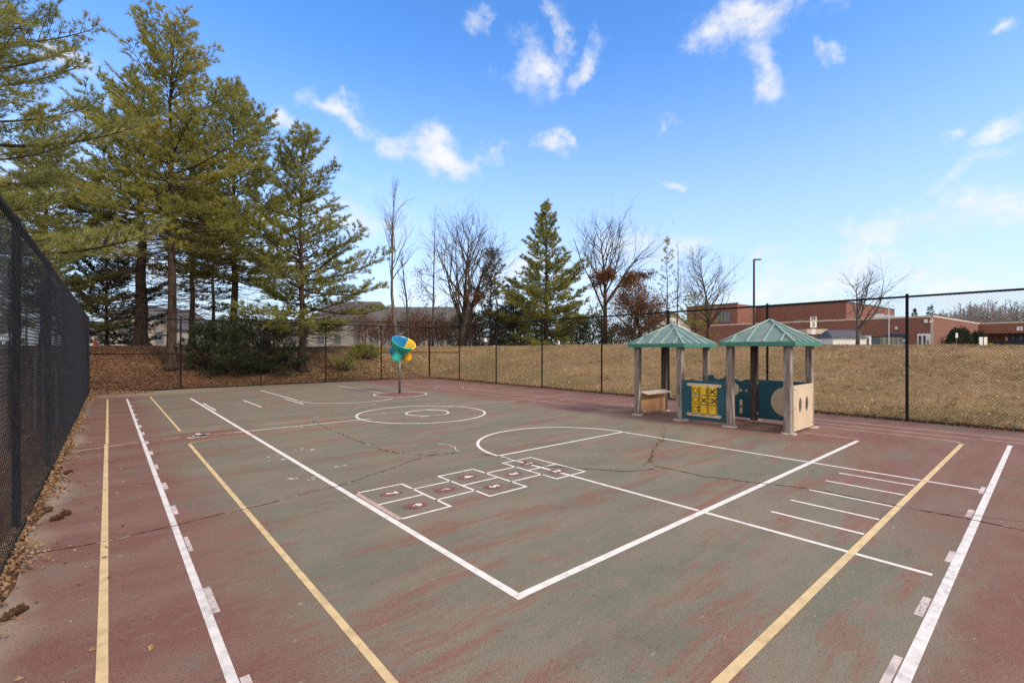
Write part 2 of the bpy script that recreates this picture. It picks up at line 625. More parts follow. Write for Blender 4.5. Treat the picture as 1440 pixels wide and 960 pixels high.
gx = np.unique(np.round(np.concatenate([axis(-700, 700, -14, 40, .4, 0), [XL - .26, XL - .24, XR + .14, XR + .16]]), 3))
gy = np.unique(np.round(np.concatenate([axis(-700, 700, -6, 40, .4, 0), [YB + .19, YB + .21]]), 3))
GX, GY = np.meshgrid(gx, gy)
GZ = ground_z(GX, GY)
ny, nx = GX.shape
idx = np.arange(nx * ny).reshape(ny, nx)
F = np.stack([idx[:-1, :-1], idx[:-1, 1:], idx[1:, 1:], idx[1:, :-1]], -1).reshape(-1, 4)
mt, nt, p = newmat('ground_cover')
v = nt.pos()
xyz = nt.sep(v)
n1 = nt.noise(v, .45, 6, .62)
n2 = nt.noise(v, 3.2, 6, .7)
n3 = nt.noise(v, 22, 4, .7)
tan = nt.mix(nt.ss(n1, .35, .65), (.29, .188, .095), (.20, .128, .066))
tan = nt.mix(nt.ss(n2, .52, .72), tan, (.34, .265, .17))
tan = nt.mix(nt.m('MULTIPLY', nt.ss(nt.noise(v, .22, 4), .46, .64), .6), tan, (.16, .145, .055))
straw = nt.mix(nt.ss(n1, .38, .62), (.115, .06, .034), (.17, .09, .05))
straw = nt.mix(nt.ss(n2, .5, .72), straw, (.22, .14, .08))
# pine straw under the trees behind the far fence and to the left
u_ = nt.m('ADD', nt.m('SUBTRACT', xyz[0], nt.m('MULTIPLY', nt.m('SUBTRACT', xyz[1], 24), .25)), nt.m('MULTIPLY', n1, 7))
wood = nt.ss(u_, 15.5, 6.0)
c = nt.mix(wood, tan, straw)
lg = nt.m('MULTIPLY', nt.ss(xyz[0], -1.2, -2.4), nt.ss(nt.noise(v, 1.1, 4), .48, .62))
c = nt.mix(nt.m('MULTIPLY', lg, .8), c, (.085, .11, .035))
c = nt.mix(nt.ss(n3, .5, .75, 0, .32), c, (.09, .058, .032))
nt.put(p.inputs['Base Color'], c)
p.inputs['Roughness'].default_value = .95
p.inputs['Specular IOR Level'].default_value = .1
nt.put(p.inputs['Normal'], nt.bump(n3, .6, .03))
g = npmesh('ground', np.stack([GX, GY, GZ], -1).reshape(-1, 3), F, mt, None, True)
tag(g, 'bare brown slope and dormant tan grass bank round the court', 'ground', kind='structure')

# court slab with a slightly ragged edge along the fences
mb = MB()
ring = []
rr = random.Random(3)
for k in range(60):
    ring.append((-.54 + rr.uniform(-.04, .04), -6 + k * .50, 0))
for k in range(30):
    ring.append((-.3 + k * .5, YB + .02 + rr.uniform(-.12, .03) - (.9 * max(0, 1 - k / 5)), 0))
for k in range(61):
    ring.append((XR - .03 + rr.uniform(-.05, .03), YB - k * .5, 0))
mb.add(ring, [tuple(range(len(ring)))])
ct = mb.build('court_surface', M['court'])
me = ct.data
if me.polygons[0].normal.z < 0:
    me.flip_normals()
tag(ct, 'worn green and maroon sport court surface', 'court', kind='structure')

# ------------------------------------------------------------------ painted markings
Z0 = .004


class Lines:
    def __init__(s, z):
        s.mb = MB()
        s.z = .0012 + (z - .004) * .2      # paint films, each a fraction of a millimetre above the last

    def rect(s, x0, y0, x1, y1):
        s.mb.quad((x0, y0, s.z), (x1, y0, s.z), (x1, y1, s.z), (x0, y1, s.z))

    def xl(s, y, x0, x1, w=.05):
        s.rect(x0, y - w / 2, x1, y + w / 2)

    def yl(s, x, y0, y1, w=.05):
        s.rect(x - w / 2, y0, x + w / 2, y1)

    def strip(s, pts, w):
        n = len(pts)
        vs = []
        for i in range(n):
            a, b = Vector(pts[max(i - 1, 0)]), Vector(pts[min(i + 1, n - 1)])
            t = (b - a).normalized()
            q = Vector((-t.y, t.x))
            ww = w[i] if hasattr(w, '__len__') else w
            vs += [(*(Vector(pts[i]) + q * ww / 2), s.z), (*(Vector(pts[i]) - q * ww / 2), s.z)]
        s.mb.add(vs, [(2 * i, 2 * i + 1, 2 * i + 3, 2 * i + 2) for i in range(n - 1)])

    def arc(s, cx, cy, r, a0, a1, w=.05, n=64):
        s.strip([(cx + r * math.cos(a0 + (a1 - a0) * i / n), cy + r * math.sin(a0 + (a1 - a0) * i / n)) for i in range(n + 1)], w)

    def disc(s, cx, cy, rx, ry, n=40, rag=.0, seed=0):
        rr = random.Random(seed)
        s.mb.add([(cx + rx * (1 + rr.uniform(-rag, rag)) * math.cos(2 * PI * i / n), cy + ry * (1 + rr.uniform(-rag, rag)) * math.sin(2 * PI * i / n), s.z) for i in range(n)],
                 [tuple(range(n))])

    def done(s, name, mat, label):
        o = s.mb.build(name, mat)
        if o.data.polygons:
            pass
        return tag(o, label, 'court marking', kind='structure')


# long lines along Y in one sheet, cross lines in the next: no coplanar overlaps
a = Lines(Z0)
a.yl(2.2, 2.455, 19.95, .065)
a.yl(4.84, 2.54, 5.9, .05)
a.yl(8.2, .64, 6.0, .05)
a.yl(4.84, .64, 2.46, .05)
a.yl(4.85, 16.7, 21.9, .05)
a.yl(8.22, 17.6, 22.2, .05)
a.yl(2.31, 15.55, 17.85, .05)
a.yl(3.48, 15.53, 18.0, .05)
a.yl(4.67, 15.5, 17.6, .045)
a.arc(6.52, 5.97, 1.69, 0, PI, .055)
a.arc(6.48, 16.45, 1.65, PI, 1.72 * PI, .05)
a.arc(6.43, 11.2, 1.69, 0, 2 * PI, .055)
a.arc(6.6, 11.22, .57, 0, 2 * PI, .05)
a.arc(8.5, 16.45, .98, 0, 2 * PI, .055)
a.done('white_lines', M['paint_white'], 'white basketball court lines running away from the viewer')

a = Lines(Z0 + .003)
a.xl(2.49, 2.168, 10.8, .065)
a.xl(5.97, 4.84, 8.2, .05)
for y, x1 in ((7.81, .9), (7.22, .9), (6.6, .9), (5.99, .9), (5.41, .9)):
    a.yl(y, 1.2, 2.02, .042)
a.xl(11.22, 2.0, 5.0, .05)
a.strip([(6.1, 10.75), (6.25, 10.62)], .05)
a.strip([(6.9, 11.9), (7.3, 11.3)], .05)
a.done('white_cross_lines', M['paint_white'], 'white basketball baseline, foul line and short lane ticks')

a = Lines(Z0 + .001)
a.yl(.497, -3, 21.2, .052)
a.done('chipped_white_line', M['paint_chip'], 'chipped white line along the left side of the court')
a = Lines(Z0 + .005)
a.strip([(.9, .527), (12.35, .575)], .062)
a.done('chipped_white_cross_line', M['paint_chip'], 'chipped white line running along the right of the court')

a = Lines(Z0 + .002)
rr = random.Random(5)
for i in range(15):
    y = 2.62 + i * 1.215 + rr.uniform(-.05, .05)
    ln = rr.uniform(.34, .44)
    a.rect(.5235 + rr.uniform(0, .006), y - ln / 2, .568 + rr.uniform(-.008, .008), y + ln / 2)
for x in (3.22, 4.2, 5.38, 6.95, 8.2):
    yy = .566 + (x - 3) * .0042 + rr.uniform(0, .012)
    ln = rr.uniform(.15, .2)
    a.rect(x - ln, yy, x + ln, yy + .045 + rr.uniform(-.006, .006))
a.done('faded_dashes', M['paint_faint'], 'faded white dashes painted beside the chipped white lines')

a = Lines(Z0 + .004)
a.xl(20.1, 2.2, 7.5, .045)
a.xl(17.85, 2.4, 5.6, .035)
a.xl(16.75, 2.4, 7.4, .035)
a.xl(15.5, 2.4, 4.9, .035)
a.xl(20.75, 6.0, 11.2, .05)
a.yl(10.95, 8.3, 20.6, .05)
a.yl(11.75, 12.0, 19.5, .05)
a.yl(12.2, 6.6, 17.2, .04)
a.yl(13.35, .3, 6.6, .055)
a.yl(12.7, 1.15, 4.9, .055)
a.yl(12.15, 1.5, 3.6, .055)
a.yl(11.0, 2.5, 3.5, .05)
a.yl(12.77, .3, .95, .05)
a.strip([(12.15, 1.5), (12.13, 1.35), (12.06, 1.24), (11.95, 1.18)], .055)
a.xl(11.9, 2.7, 10.4, .035)
a.strip([(12.4, 8.8), (12.35, 8.2)], .06)
a.arc(11.6, 17.9, .7, 0, 2 * PI, .05)
a.done('faint_lines', M['paint_pink'], 'faint pinkish white lines worn thin near the far and right fences')

a = Lines(Z0 + .006)
a.yl(-.015, 11.4, 21.4, .047)
a.yl(-.025, 2.0, 11.4, .052)
a.yl(1.16, 12.15, 21.6, .048)
a.yl(1.13, -2, 10.4, .05)
a.xl(1.16, 1.6, 11.86, .06)
a.done('yellow_lines', M['paint_yellow'], 'cream yellow lines of the larger court')

a = Lines(Z0 + .008)
a.strip([(1.16, 12.17), (1.2, 12.02), (1.32, 11.92), (1.55, 11.88), (2.2, 11.86)], .05)
a.xl(11.86, 2.2, 10.4, .03)
a.strip([(1.13, 10.38), (1.2, 10.52), (1.35, 10.62), (1.6, 10.66), (2.2, 10.67)], .05)
a.xl(10.67, 2.2, 10.2, .03)
a.done('faded_orange_lines', M['paint_orange'], 'faded orange lines across the middle of the court')

a = Lines(Z0 + .0025)
a.disc(8.5, 16.45, .95, .95, 48)
a.disc(11.6, 17.9, .67, .67, 40)
a.done('red_discs', M['paint_red'], 'dull red painted discs at the far end')

a = Lines(Z0 + .010)
rr = random.Random(9)
for i in range(16):
    ang, r0 = rr.uniform(0, 2 * PI), rr.uniform(.02, .36)
    x, y = 1.45 + r0 * .85 * math.cos(ang), 11.25 + r0 * .9 * math.sin(ang)
    a.disc(x, y, rr.uniform(.04, .10), rr.uniform(.03, .12), 9, .35, i)
for x0, y0, x1, y1 in ((-.5, 10.9, .42, 11.2), (.66, 11.22, 1.1, 11.3), (1.7, 11.25, 2.15, 11.24)):
    pts = [(x0 + (x1 - x0) * t / 8 + rr.uniform(-.01, .01), y0 + (y1 - y0) * t / 8 + rr.uniform(-.015, .015)) for t in range(9)]
    a.strip(pts, [rr.uniform(.015, .045) for _ in pts])
for x, y in ((2.05, 8.3), (2.0, 8.02), (2.55, 8.62), (2.62, 8.4), (1.95, 6.75), (2.02, 6.55), (2.6, 7.0), (3.5, 10.92), (3.2, 10.95), (11.0, 11.1), (11.3, 11.0), (11.7, 11.05), (12.0, 11.0), (10.8, 11.5), (8.8, 14.4), (8.4, 14.2), (8.0, 14.3)):
    for k in range(3):
        a.disc(x + rr.uniform(-.1, .1), y + rr.uniform(-.05, .05), rr.uniform(.012, .045), rr.uniform(.01, .03), 8, .5, int(x * 100) + k)
a.done('worn_paint_patches', M['crack_edge'], 'pale patches where the court paint has flaked off')

# hopscotch
hp = Lines(Z0 + .011)
hw = .034


def hbox(x0, y0, x1, y1, sides='lrbt'):
    if 'b' in sides:
        hp.xl(y0, x0 - hw / 2, x1 + hw / 2, hw)
    if 't' in sides:
        hp.xl(y1, x0 - hw / 2, x1 + hw / 2, hw)
    if 'l' in sides:
        hp.yl(x0, y0 + hw / 2, y1 - hw / 2, hw)
    if 'r' in sides:
        hp.yl(x1, y0 + hw / 2, y1 - hw / 2, hw)


cells = []
hbox(2.31, 4.40, 2.88, 4.97, 'rb')
hbox(2.31, 4.97, 2.88, 5.54, 'rbt')
hbox(2.88, 4.69, 3.43, 5.24, 'bt')
hbox(3.43, 4.40, 4.02, 4.97, 'lrb')
hbox(3.43, 4.97, 4.02, 5.54, 'lrbt')
hbox(4.02, 4.69, 4.57, 5.24, 'bt')
hbox(4.57, 4.40, 5.15, 4.97, 'lrb')
hbox(4.57, 4.97, 5.15, 5.54, 'lrbt')
ho = hp.done('hopscotch_grid', M['paint_white'], 'white hopscotch grid with numbers in red patches')
hr = Lines(Z0 + .009)
hn = Lines(Z0 + .013)
for i, (d, x, y) in enumerate((('8', 2.6, 4.68), ('7', 2.6, 5.26), ('6', 3.16, 4.97), ('5', 3.72, 4.68), ('4', 3.72, 5.26), ('3', 4.3, 4.97), ('2', 4.86, 4.68), ('1', 4.86, 5.26))):
    hr.disc(x, y, .14, .10, 22, .18, i)
    vs, fs = text_mesh(d, .125, .008)
    hn.mb.add([(x + q.y, y - q.x, hn.z) for q in vs], fs)
o = hr.done('hopscotch_red_patches', M['paint_red'], 'red painted patches under the hopscotch numbers')
o = hn.done('hopscotch_numbers', M['paint_white'], 'white numbers one to eight of the hopscotch')
a = Lines(Z0 + .0055)
a.yl(2.275, 4.40, 5.5, .06)
a.done('hopscotch_faded_edge', M['paint_pink'], 'faded pink edge of the hopscotch beside the white line')


# cracks
def gp(px, py):
    Z = FPX * EYE / (py - 490)
    q = at(px, Z)
    return (q.x, q.y)


def jag(pts, step=.05, amp=.025, seed=1):
    rr = random.Random(seed)
    out = [Vector(pts[0])]
    off = 0
    for i in range(len(pts) - 1):
        a_, b_ = Vector(pts[i]), Vector(pts[i + 1])
        n = max(1, int((b_ - a_).length / step))
        t = (b_ - a_).normalized()
        q = Vector((-t.y, t.x))
        for k in range(1, n + 1):
            off = off * .8 + rr.uniform(-amp, amp)
            out.append(a_ + (b_ - a_) * k / n + q * off)
    return out


CR = [([(20, 785), (60, 776), (145, 762), (250, 738), (360, 712), (475, 684), (560, 655), (600, 641), (640, 637)], .012),
      ([(440, 590), (448, 597), (480, 610), (520, 627), (560, 637), (600, 640), (645, 636)], .016),
      ([(668, 638), (720, 645), (765, 656), (830, 659), (880, 663), (920, 659)], .016),
      ([(918, 655), (945, 660), (990, 670), (1075, 680), (1160, 690), (1230, 705), (1330, 724), (1385, 735), (1440, 746)], .014),
      ([(1325, 724), (1345, 720), (1400, 728), (1440, 733)], .006),
      ([(925, 655), (912, 645), (918, 632), (927, 618), (936, 601)], .012),
      ([(905, 655), (916, 640), (924, 622), (932, 604)], .005),
      ([(270, 632), (200, 640), (120, 655)], .005),
      ([(100, 627), (200, 621), (260, 615)], .012)]
ck = Lines(Z0 + .018)
ce = Lines(Z0 + .016)
ms = Lines(Z0 + .0175)
for i, (pp, w) in enumerate(CR):
    rr = random.Random(i + 40)
    pts = jag([gp(*q) for q in pp], .11 if i in (5, 6) else .04, .045 if i in (5, 6) else .011, i + 3)
    (ms if i in (5, 6) else ck).strip(pts, [w * rr.uniform(.3, 1.6) for _ in pts])
    if i in (1, 0, 8, 3):
        for k in range(0, len(pts) - 4, 3):
            if rr.random() < {1: .95, 0: .3, 8: .6, 3: .15}[i]:
                q = pts[k:k + 4]
                off = Vector((rr.uniform(-.012, .012), -.016 + rr.uniform(-.012, .012)))
                ce.strip([r_ + off * .5 for r_ in q], [.003, rr.uniform(.012, .034), rr.uniform(.012, .034), .003] if i in (1, 8) else [.003, rr.uniform(.006, .02), rr.uniform(.006, .02), .003])
    if i in (5, 6, 3, 2):
        for k in range(0, len(pts) - 3, 2):
            near_ = (pts[k] - Vector(gp(915, 650))).length
            if rr.random() < (max(.12, .8 - near_ * .35) if i in (5, 6) else max(0, .75 - near_ * .35)):
                q = pts[k:k + 4]
                ms.strip([r_ + Vector((rr.uniform(-.01, .01), rr.uniform(-.01, .01))) for r_ in q], [.003, rr.uniform(.01, .032), rr.uniform(.01, .032), .003])
pts = jag([gp(*q) for q in ((440, 588), (460, 582), (490, 577), (530, 568))], .06, .03, 77)
ce.strip(pts, [random.uniform(.003, .028) for _ in pts])
pts = jag([gp(*q) for q in ((645, 635), (640, 630), (630, 625), (616, 624))], .05, .02, 78)
ce.strip(pts, [random.uniform(.005, .03) for _ in pts])
tag(ck.mb.build('cracks', M['crack']), 'dark jagged cracks across the court surface', 'crack', kind='structure')
tag(ce.mb.build('crack_chips', M['crack_edge']), 'pale chipped edges along the cracks', 'crack', kind='structure')
tag(ms.mb.build('crack_moss', M['moss']), 'olive moss growing in the crack', 'moss', kind='stuff')

# ------------------------------------------------------------------ chain-link fences
FH = 3.0


def chain_link(P0, P1, H, off, pitch=.0718, r=.0019, z0=.04):
    """woven diagonals, clipped to the panel"""
    P0, P1 = Vector(P0), Vector(P1)
    L = (P1 - P0).length
    t = (P1 - P0) / L
    A, B = [], []
    h = H - z0
    for sgn, dd in ((1, .0025), (-1, -.0025)):
        s = -h if sgn == 1 else 0.0
        end = L if sgn == 1 else L + h
        while s < end:
            if sgn == 1:
                s0, s1 = max(0, s), min(L, s + h)
                za, zb = s0 - s, s1 - s
            else:
                s0, s1 = max(0, s - h), min(L, s)
                za, zb = s - s0, s - s1
            if s1 - s0 > .02:
                o_ = Vector(off) * (1 + dd * 40) if False else Vector(off) + Vector(off).normalized() * dd
                a_ = P0 + t * s0 + o_
                b_ = P0 + t * s1 + o_
                A.append((a_.x, a_.y, z0 + za))
                B.append((b_.x, b_.y, z0 + zb))
            s += pitch
    R = np.full(len(A), r)
    return segs_mesh(A, B, R, R, 3)


def fence(name, label, P0, P1, inward, posts, midbays, post_r=.032, terminal=(), FH=FH):
    base = (P0[0], P0[1], 0)
    root = thing(name, label, 'fence', base)
    inw = Vector(inward)
    V, F_ = chain_link((*P0, 0), (*P1, 0), FH, inw * .045)
    npmesh('chain_link_mesh', V, F_, M['wire'], root)
    a_, b_ = Vector((*P0, FH)), Vector((*P1, FH))
    MB().tube([a_, b_], .026, 8).build('top_rail', M['black_metal'], root, True)
    MB().tube([Vector((*P0, .05)) + inw * .05, Vector((*P1, .05)) + inw * .05], .008, 6).build('bottom_rail', M['black_metal'], root)
    d = (b_ - a_)
    L = d.length
    d.normalize()
    for s in posts:
        q = Vector((*P0, 0)) + d * s
        pr = .045 if s in terminal else post_r
        mb = MB().tube([(q.x, q.y, -.02), (q.x, q.y, FH + .03)], pr, 12)
        mb.tube([(q.x, q.y, FH + .03), (q.x, q.y, FH + .05), (q.x, q.y, FH + .075)], [pr * 1.15, pr * 1.1, .012], 12)
        po = mb.build('post', M['black_metal'], root, False)
        for zz in (.35, 1.1, 1.9, 2.6):
            MB().tube([(q.x, q.y, zz), (q.x, q.y, zz + .022)], pr + .005, 12).build('tie_band', M['black_metal'], po)
    for s0, s1 in midbays:
        q0, q1 = Vector((*P0, 1.53)) + d * s0, Vector((*P0, 1.53)) + d * s1
        MB().tube([q0, q1], .022, 8).build('middle_rail', M['black_metal'], root, True)
    return root


LY0 = -1.5
lf = fence('chain_link_fence', 'black chain-link fence with dark windscreen fabric along the left edge of the court', (FX(LY0), LY0), (FX(YB), YB), (1, 0, 0),
           [YB - LY0 - k * 3.02 for k in range(9)], [], .032, FH=2.94)
fence('chain_link_fence', 'black chain-link fence across the far end below the pines, no windscreen', (FX(YB), YB), (XR, YB), (0, -1, 0),
      [2.97, 6.09, 9.1, 12.15], [(.0, 2.97), (12.15, 15.24)], .03)
fence('chain_link_fence', 'tall black chain-link fence along the right side in front of the tan grass bank', (XR, YB), (XR, -9), (-1, 0, 0),
      [0, 3.17, 6.4, 9.65, 12.98, 15.87, 19.06, 22.23, 25.4, 28.6, 31.8], [(0, 3.17)], .032, (0,))
# concrete mow strip at the foot of the right fence
mb = MB()
rr = random.Random(11)
for (x0, y0, x1, y1) in ((XR - .02, -9, XR + .12, YB), (XL, YB - .02, XR, YB + .10)):
    mb.box((x0, y0, -.04), (x1, y1, .035))
tag(mb.build('dirt_kerb', simple('dark_soil_edge', (.03, .022, .017), .95, (.07, .05, .035), 10)), 'dark soil edge under the fence', 'kerb', kind='structure')

# windscreen: rippled fabric, laced behind the posts
ny_, nz_ = 260, 14
ys = np.linspace(2.75, YB - .05, ny_)
zs = np.linspace(.16, 2.88, nz_)
YY, ZZ = np.meshgrid(ys, zs)
bot = .16 + .62 * (1 - sstep(6.0, 15.0, YY)) + .05 * np.sin(YY * 1.7)
ZZ = bot + (ZZ - .16) * (2.88 - bot) / 2.72
sag = .025 * np.sin(YY * 5.1 + .6 * np.sin(YY * 1.3)) + .018 * np.sin(YY * 13 + 2 * np.sin(YY)) + .05 * (vnoise(YY, ZZ, 1.1, 9) - .5)
XX = FX(YY) - .075 - np.abs(sag) * (.3 + .7 * np.sin((ZZ - .18) / (FH - .24) * PI))
ZZ = ZZ + .03 * np.sin(YY * 2.1) * (ZZ < .4)
idx = np.arange(ny_ * nz_).reshape(nz_, ny_)
F_ = np.stack([idx[:-1, :-1], idx[:-1, 1:], idx[1:, 1:], idx[1:, :-1]], -1).reshape(-1, 4)
npmesh('windscreen', np.stack([XX, YY, ZZ], -1).reshape(-1, 3), F_, M['screen'], lf, True)
# its nearest bay hangs only in the upper half
ys = np.linspace(-1.4, 2.6, 60)
zs = np.linspace(1.45, 2.88, 8)
YY, ZZ = np.meshgrid(ys, zs)
XX = FX(YY) - .075 - .03 * np.abs(np.sin(YY * 4))
idx = np.arange(60 * 8).reshape(8, 60)
F_ = np.stack([idx[:-1, :-1], idx[:-1, 1:], idx[1:, 1:], idx[1:, :-1]], -1).reshape(-1, 4)
npmesh('windscreen', np.stack([XX, YY, ZZ], -1).reshape(-1, 3), F_, M['screen'], lf, True)
MB().obox((FX(4.6) + .055, 4.62, 1.28), (0, 1, 0), (0, 0, 1), (1, 0, 0), (.09, .045, .004)).build('red_tag', M['red_tag'], lf)

# ------------------------------------------------------------------ playground: two roofed huts and their panels
PW = .07     # half width of a timber post


def hut(label, xs, ys, H=1.82, peak=2.42):
    cx_, cy_ = (xs[0] + xs[1]) / 2, (ys[0] + ys[1]) / 2
    root = thing('play_hut', label, 'playhouse', (cx_, cy_, 0), 'roofed play huts on the court')
    rr = random.Random(int(cy_ * 10))
    for x in xs:
        for y in ys:
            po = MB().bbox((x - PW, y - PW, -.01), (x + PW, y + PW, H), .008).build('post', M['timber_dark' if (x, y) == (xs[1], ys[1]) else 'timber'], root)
            # poured footing patch
            n = 11
            pa = MB()
            ringb = [(x + .17 * (1 + rr.uniform(-.25, .25)) * math.cos(2 * PI * k / n), y + .17 * (1 + rr.uniform(-.25, .25)) * math.sin(2 * PI * k / n), .002) for k in range(n)]
            pa.loft([ringb, [(x + (q[0] - x) * .92, y + (q[1] - y) * .92, .026) for q in ringb]])
            pa.build('footing', M['concrete'], po)
    ov = .17
    x0, x1, y0, y1 = xs[0] - ov, xs[1] + ov, ys[0] - ov, ys[1] + ov
    e0, e1 = H - .005, H + .065
    top = Vector((cx_, cy_, peak))
    rf = MB()
    c4 = [Vector((x0, y0, e1)), Vector((x1, y0, e1)), Vector((x1, y1, e1)), Vector((x0, y1, e1))]
    for i in range(4):
        rf.add([c4[i], c4[(i + 1) % 4], top], [(0, 1, 2)])
    for i in range(4):
        rf.add([c4[i], c4[(i + 1) % 4], top - Vector((0, 0, .02))], [(2, 1, 0)])
    roof = rf.build('roof', M['roof_green'], root)
    fa = MB()
    for i in range(4):
        a_, b_ = c4[i], c4[(i + 1) % 4]
        t = (b_ - a_).normalized()
        out = Vector((t.y, -t.x, 0))
        fa.obox((a_ + b_) / 2 + out * .006 - Vector((0, 0, .036)), t, out, (0, 0, 1), ((b_ - a_).length / 2 + .012, .012, .044))
    fa.build('fascia', M['rib_green'], roof)
    rb = MB()
    for i in range(4):
        rb.tube([c4[i] + Vector((0, 0, .012)), top + Vector((0, 0, .015))], .026, 8)
    rb.build('hip_cap', M['rib_pale'], roof, True)
    # standing ribs run up each face, parallel to its slope
    for i in range(4):
        a_, b_ = c4[i], c4[(i + 1) % 4]
        mid = (a_ + b_) / 2
        up = (top - mid)
        nf = up.cross(b_ - a_).normalized()
        if nf.z < 0:
            nf = -nf
        for k in (-.72, -.36, 0, .36, .72) if False else (-.66, -.22, .22, .66):
            s = mid + (b_ - a_) * k / 2
            e = s + up * (1 - abs(k)) * .97
            d_ = (e - s)
            r_ = MB()
            r_.obox((s + e) / 2 + nf * .012, d_.normalized(), d_.normalized().cross(nf), nf, (d_.length / 2, .017, .021))
            r_.build('roof_rib', M['rib_pale'], roof)
    return root


HX = (10.61, 11.90)
hut1 = hut('play hut with a tan counter between its far left posts, green roof, farther of two', HX, (6.03, 7.25), 1.80, 2.38)
hut2 = hut('play hut closed in by dark blue and tan panels, green roof, nearest to the viewer', (10.58, 11.85), (3.62, 4.80), 1.82, 2.38)

# counter of the first hut, on its far side (between the two posts at y = 7.25)
cn = MB().obox((11.255, 7.20, .30), (1, 0, 0), (0, 1, 0), (0, 0, 1), (.575, .012, .255)).build('counter_panel', M['panel_orange'], hut1)
sh = MB()
sh.obox((11.255, 7.12, .575), (1, 0, 0), Vector((0, 1, .18)).normalized(), Vector((0, -.18, 1)).normalized(), (.575, .13, .013))
sh.build('counter_shelf', M['panel_tan'], hut1)
MB().tube([(10.72, 7.14, .12), (10.70, 7.10, .12)], .035, 10).build('counter_bracket', M['concrete'], hut1)


def plate(poly, plane, c, th, name, mat, parent, holes=()):
    """upright panel: poly in (s, z); plane 'x' (s = y) or 'y' (s = x)"""
    mb_ = MB()

    def P(s, z, d):
        return (c + d, s, z) if plane == 'x' else (s, c + d, z)
    if not holes:
        mb_.loft([[P(s, z, -th / 2) for s, z in poly], [P(s, z, th / 2) for s, z in poly]])
    o_ = mb_.build(name, mat, parent)
    return o_


def rrect(s0, s1, z0, z1, r=.05, n=5):
    out = []
    for (cx_, cz_, a0) in ((s1 - r, z0 + r, -PI / 2), (s1 - r, z1 - r, 0), (s0 + r, z1 - r, PI / 2), (s0 + r, z0 + r, PI)):
        for k in range(n + 1):
            an = a0 + PI / 2 * k / n
            out.append((cx_ + r * math.cos(an), cz_ + r * math.sin(an)))
    return out


def ell(cx_, cz_, rs, rz, n=28):
    return [(cx_ + rs * math.cos(2 * PI * k / n), cz_ + rz * math.sin(2 * PI * k / n)) for k in range(n)]


# tic-tac-toe panel between the huts, facing the viewer
tx = 10.575
tt = thing('tic_tac_toe_game', 'dark blue tic-tac-toe play panel with yellow cylinders between the huts', 'play panel', (tx, 5.415, 0), 'dark blue play panels')
s0, s1 = 4.87, 5.96
ys0, ys1 = 5.09, 5.73
# board with an opening for the drums
bd = MB()


def frame_quads(mb_, x, flip):
    for (a0, a1, b0, b1) in ((s0, s1, .06, .22), (s0, s1, .86, .99), (s0, ys0, .22, .86), (ys1, s1, .22, .86)):
        pass


bd.box((tx - .012, s0, .07), (tx + .012, s1, .205))
bd.box((tx - .0122, s0, .865), (tx + .0122, s1, 1.0))
bd.box((tx - .0121, s0, .205), (tx + .0121, ys0, .865))
bd.box((tx - .0121, ys1, .205), (tx + .0121, s1, .865))
bd.build('board', M['panel_blue'], tt)
for zc in (.19, .895):
    mb = MB()
    pl = rrect(ys0 - .10, ys1 + .10, zc - .035, zc + .035, .034)
    mb.loft([[(tx - .014, s, z) for s, z in pl], [(tx - .034, s, z) for s, z in pl]])
    st_ = mb.build('bar', M['panel_tan'], tt)
    for yy in (ys0 - .07, ys1 + .07):
        MB().tube([(tx - .034, yy, zc), (tx - .040, yy, zc)], .01, 8).build('bolt', M['mark_black'], st_)
cr = .096
czs = [.765, .55, .335]
cys = [5.615, 5.41, 5.205]      # left to right seen from the court
marks = [['O', '', 'X'], ['O', 'X', 'OX'], ['OO', '', '']]
offs = [[-.15, 1.0, -.1], [-.1, -.1, .0], [.6, 0, 0]]
for j, y in enumerate(cys):
    rod = MB().tube([(tx, y, .19), (tx, y, .895)], .012, 8).build('rod', M['steel'], tt)
    for i, z in enumerate(czs):
        h = .098
        mb = MB().tube([(tx, y, z - h), (tx, y, z - h + .008), (tx, y, z + h - .008), (tx, y, z + h)], [cr - .008, cr, cr, cr - .008], 28)
        dr = mb.build('cylinder', M['yellow'], tt, False)

        def wrap(pts2, a0, lift=.0015):
            return [(tx - (cr + lift) * math.cos(a0 + u / cr), y - (cr + lift) * math.sin(a0 + u / cr), z + w) for u, w in pts2]

        def ring_mark(mb_, a0, r=.064, w=.016):
            n = 28
            o1 = wrap([(r * math.cos(2 * PI * k / n), r * math.sin(2 * PI * k / n)) for k in range(n)], a0)
            o2 = wrap([((r - w) * math.cos(2 * PI * k / n), (r - w) * math.sin(2 * PI * k / n)) for k in range(n)], a0)
            mb_.add(o1 + o2, [(k, (k + 1) % n, n + (k + 1) % n, n + k) for k in range(n)])

        def x_mark(mb_, a0, r=.058, w=.010):
            for sg, lf_ in ((1, .0015), (-1, .0022)):
                n = 8
                e1 = [(-r + 2 * r * k / n - w, sg * (-r + 2 * r * k / n) + w * sg) for k in range(n + 1)]
                e2 = [(-r + 2 * r * k / n + w, sg * (-r + 2 * r * k / n) - w * sg) for k in range(n + 1)]
                mb_.add(wrap(e1, a0, lf_) + wrap(e2, a0, lf_), [(k, k + 1, n + 2 + k, n + 1 + k) for k in range(n)])
        mk = MB()
        view = .48          # direction of the court's viewer, as an angle round the drum
        for q, ch in enumerate(marks[i][j]):
            aa = view + offs[i][j] + (0 if q == 0 else 1.15)
            if len(marks[i][j]) == 2:
                aa -= .75
            (ring_mark if ch == 'O' else x_mark)(mk, aa)
        if marks[i][j] == '':
            if (i, j) == (0, 1):
                ring_mark(mk, view + 1.0)
        if mk.nv:
            mk.build('mark', M['mark_black'], dr)

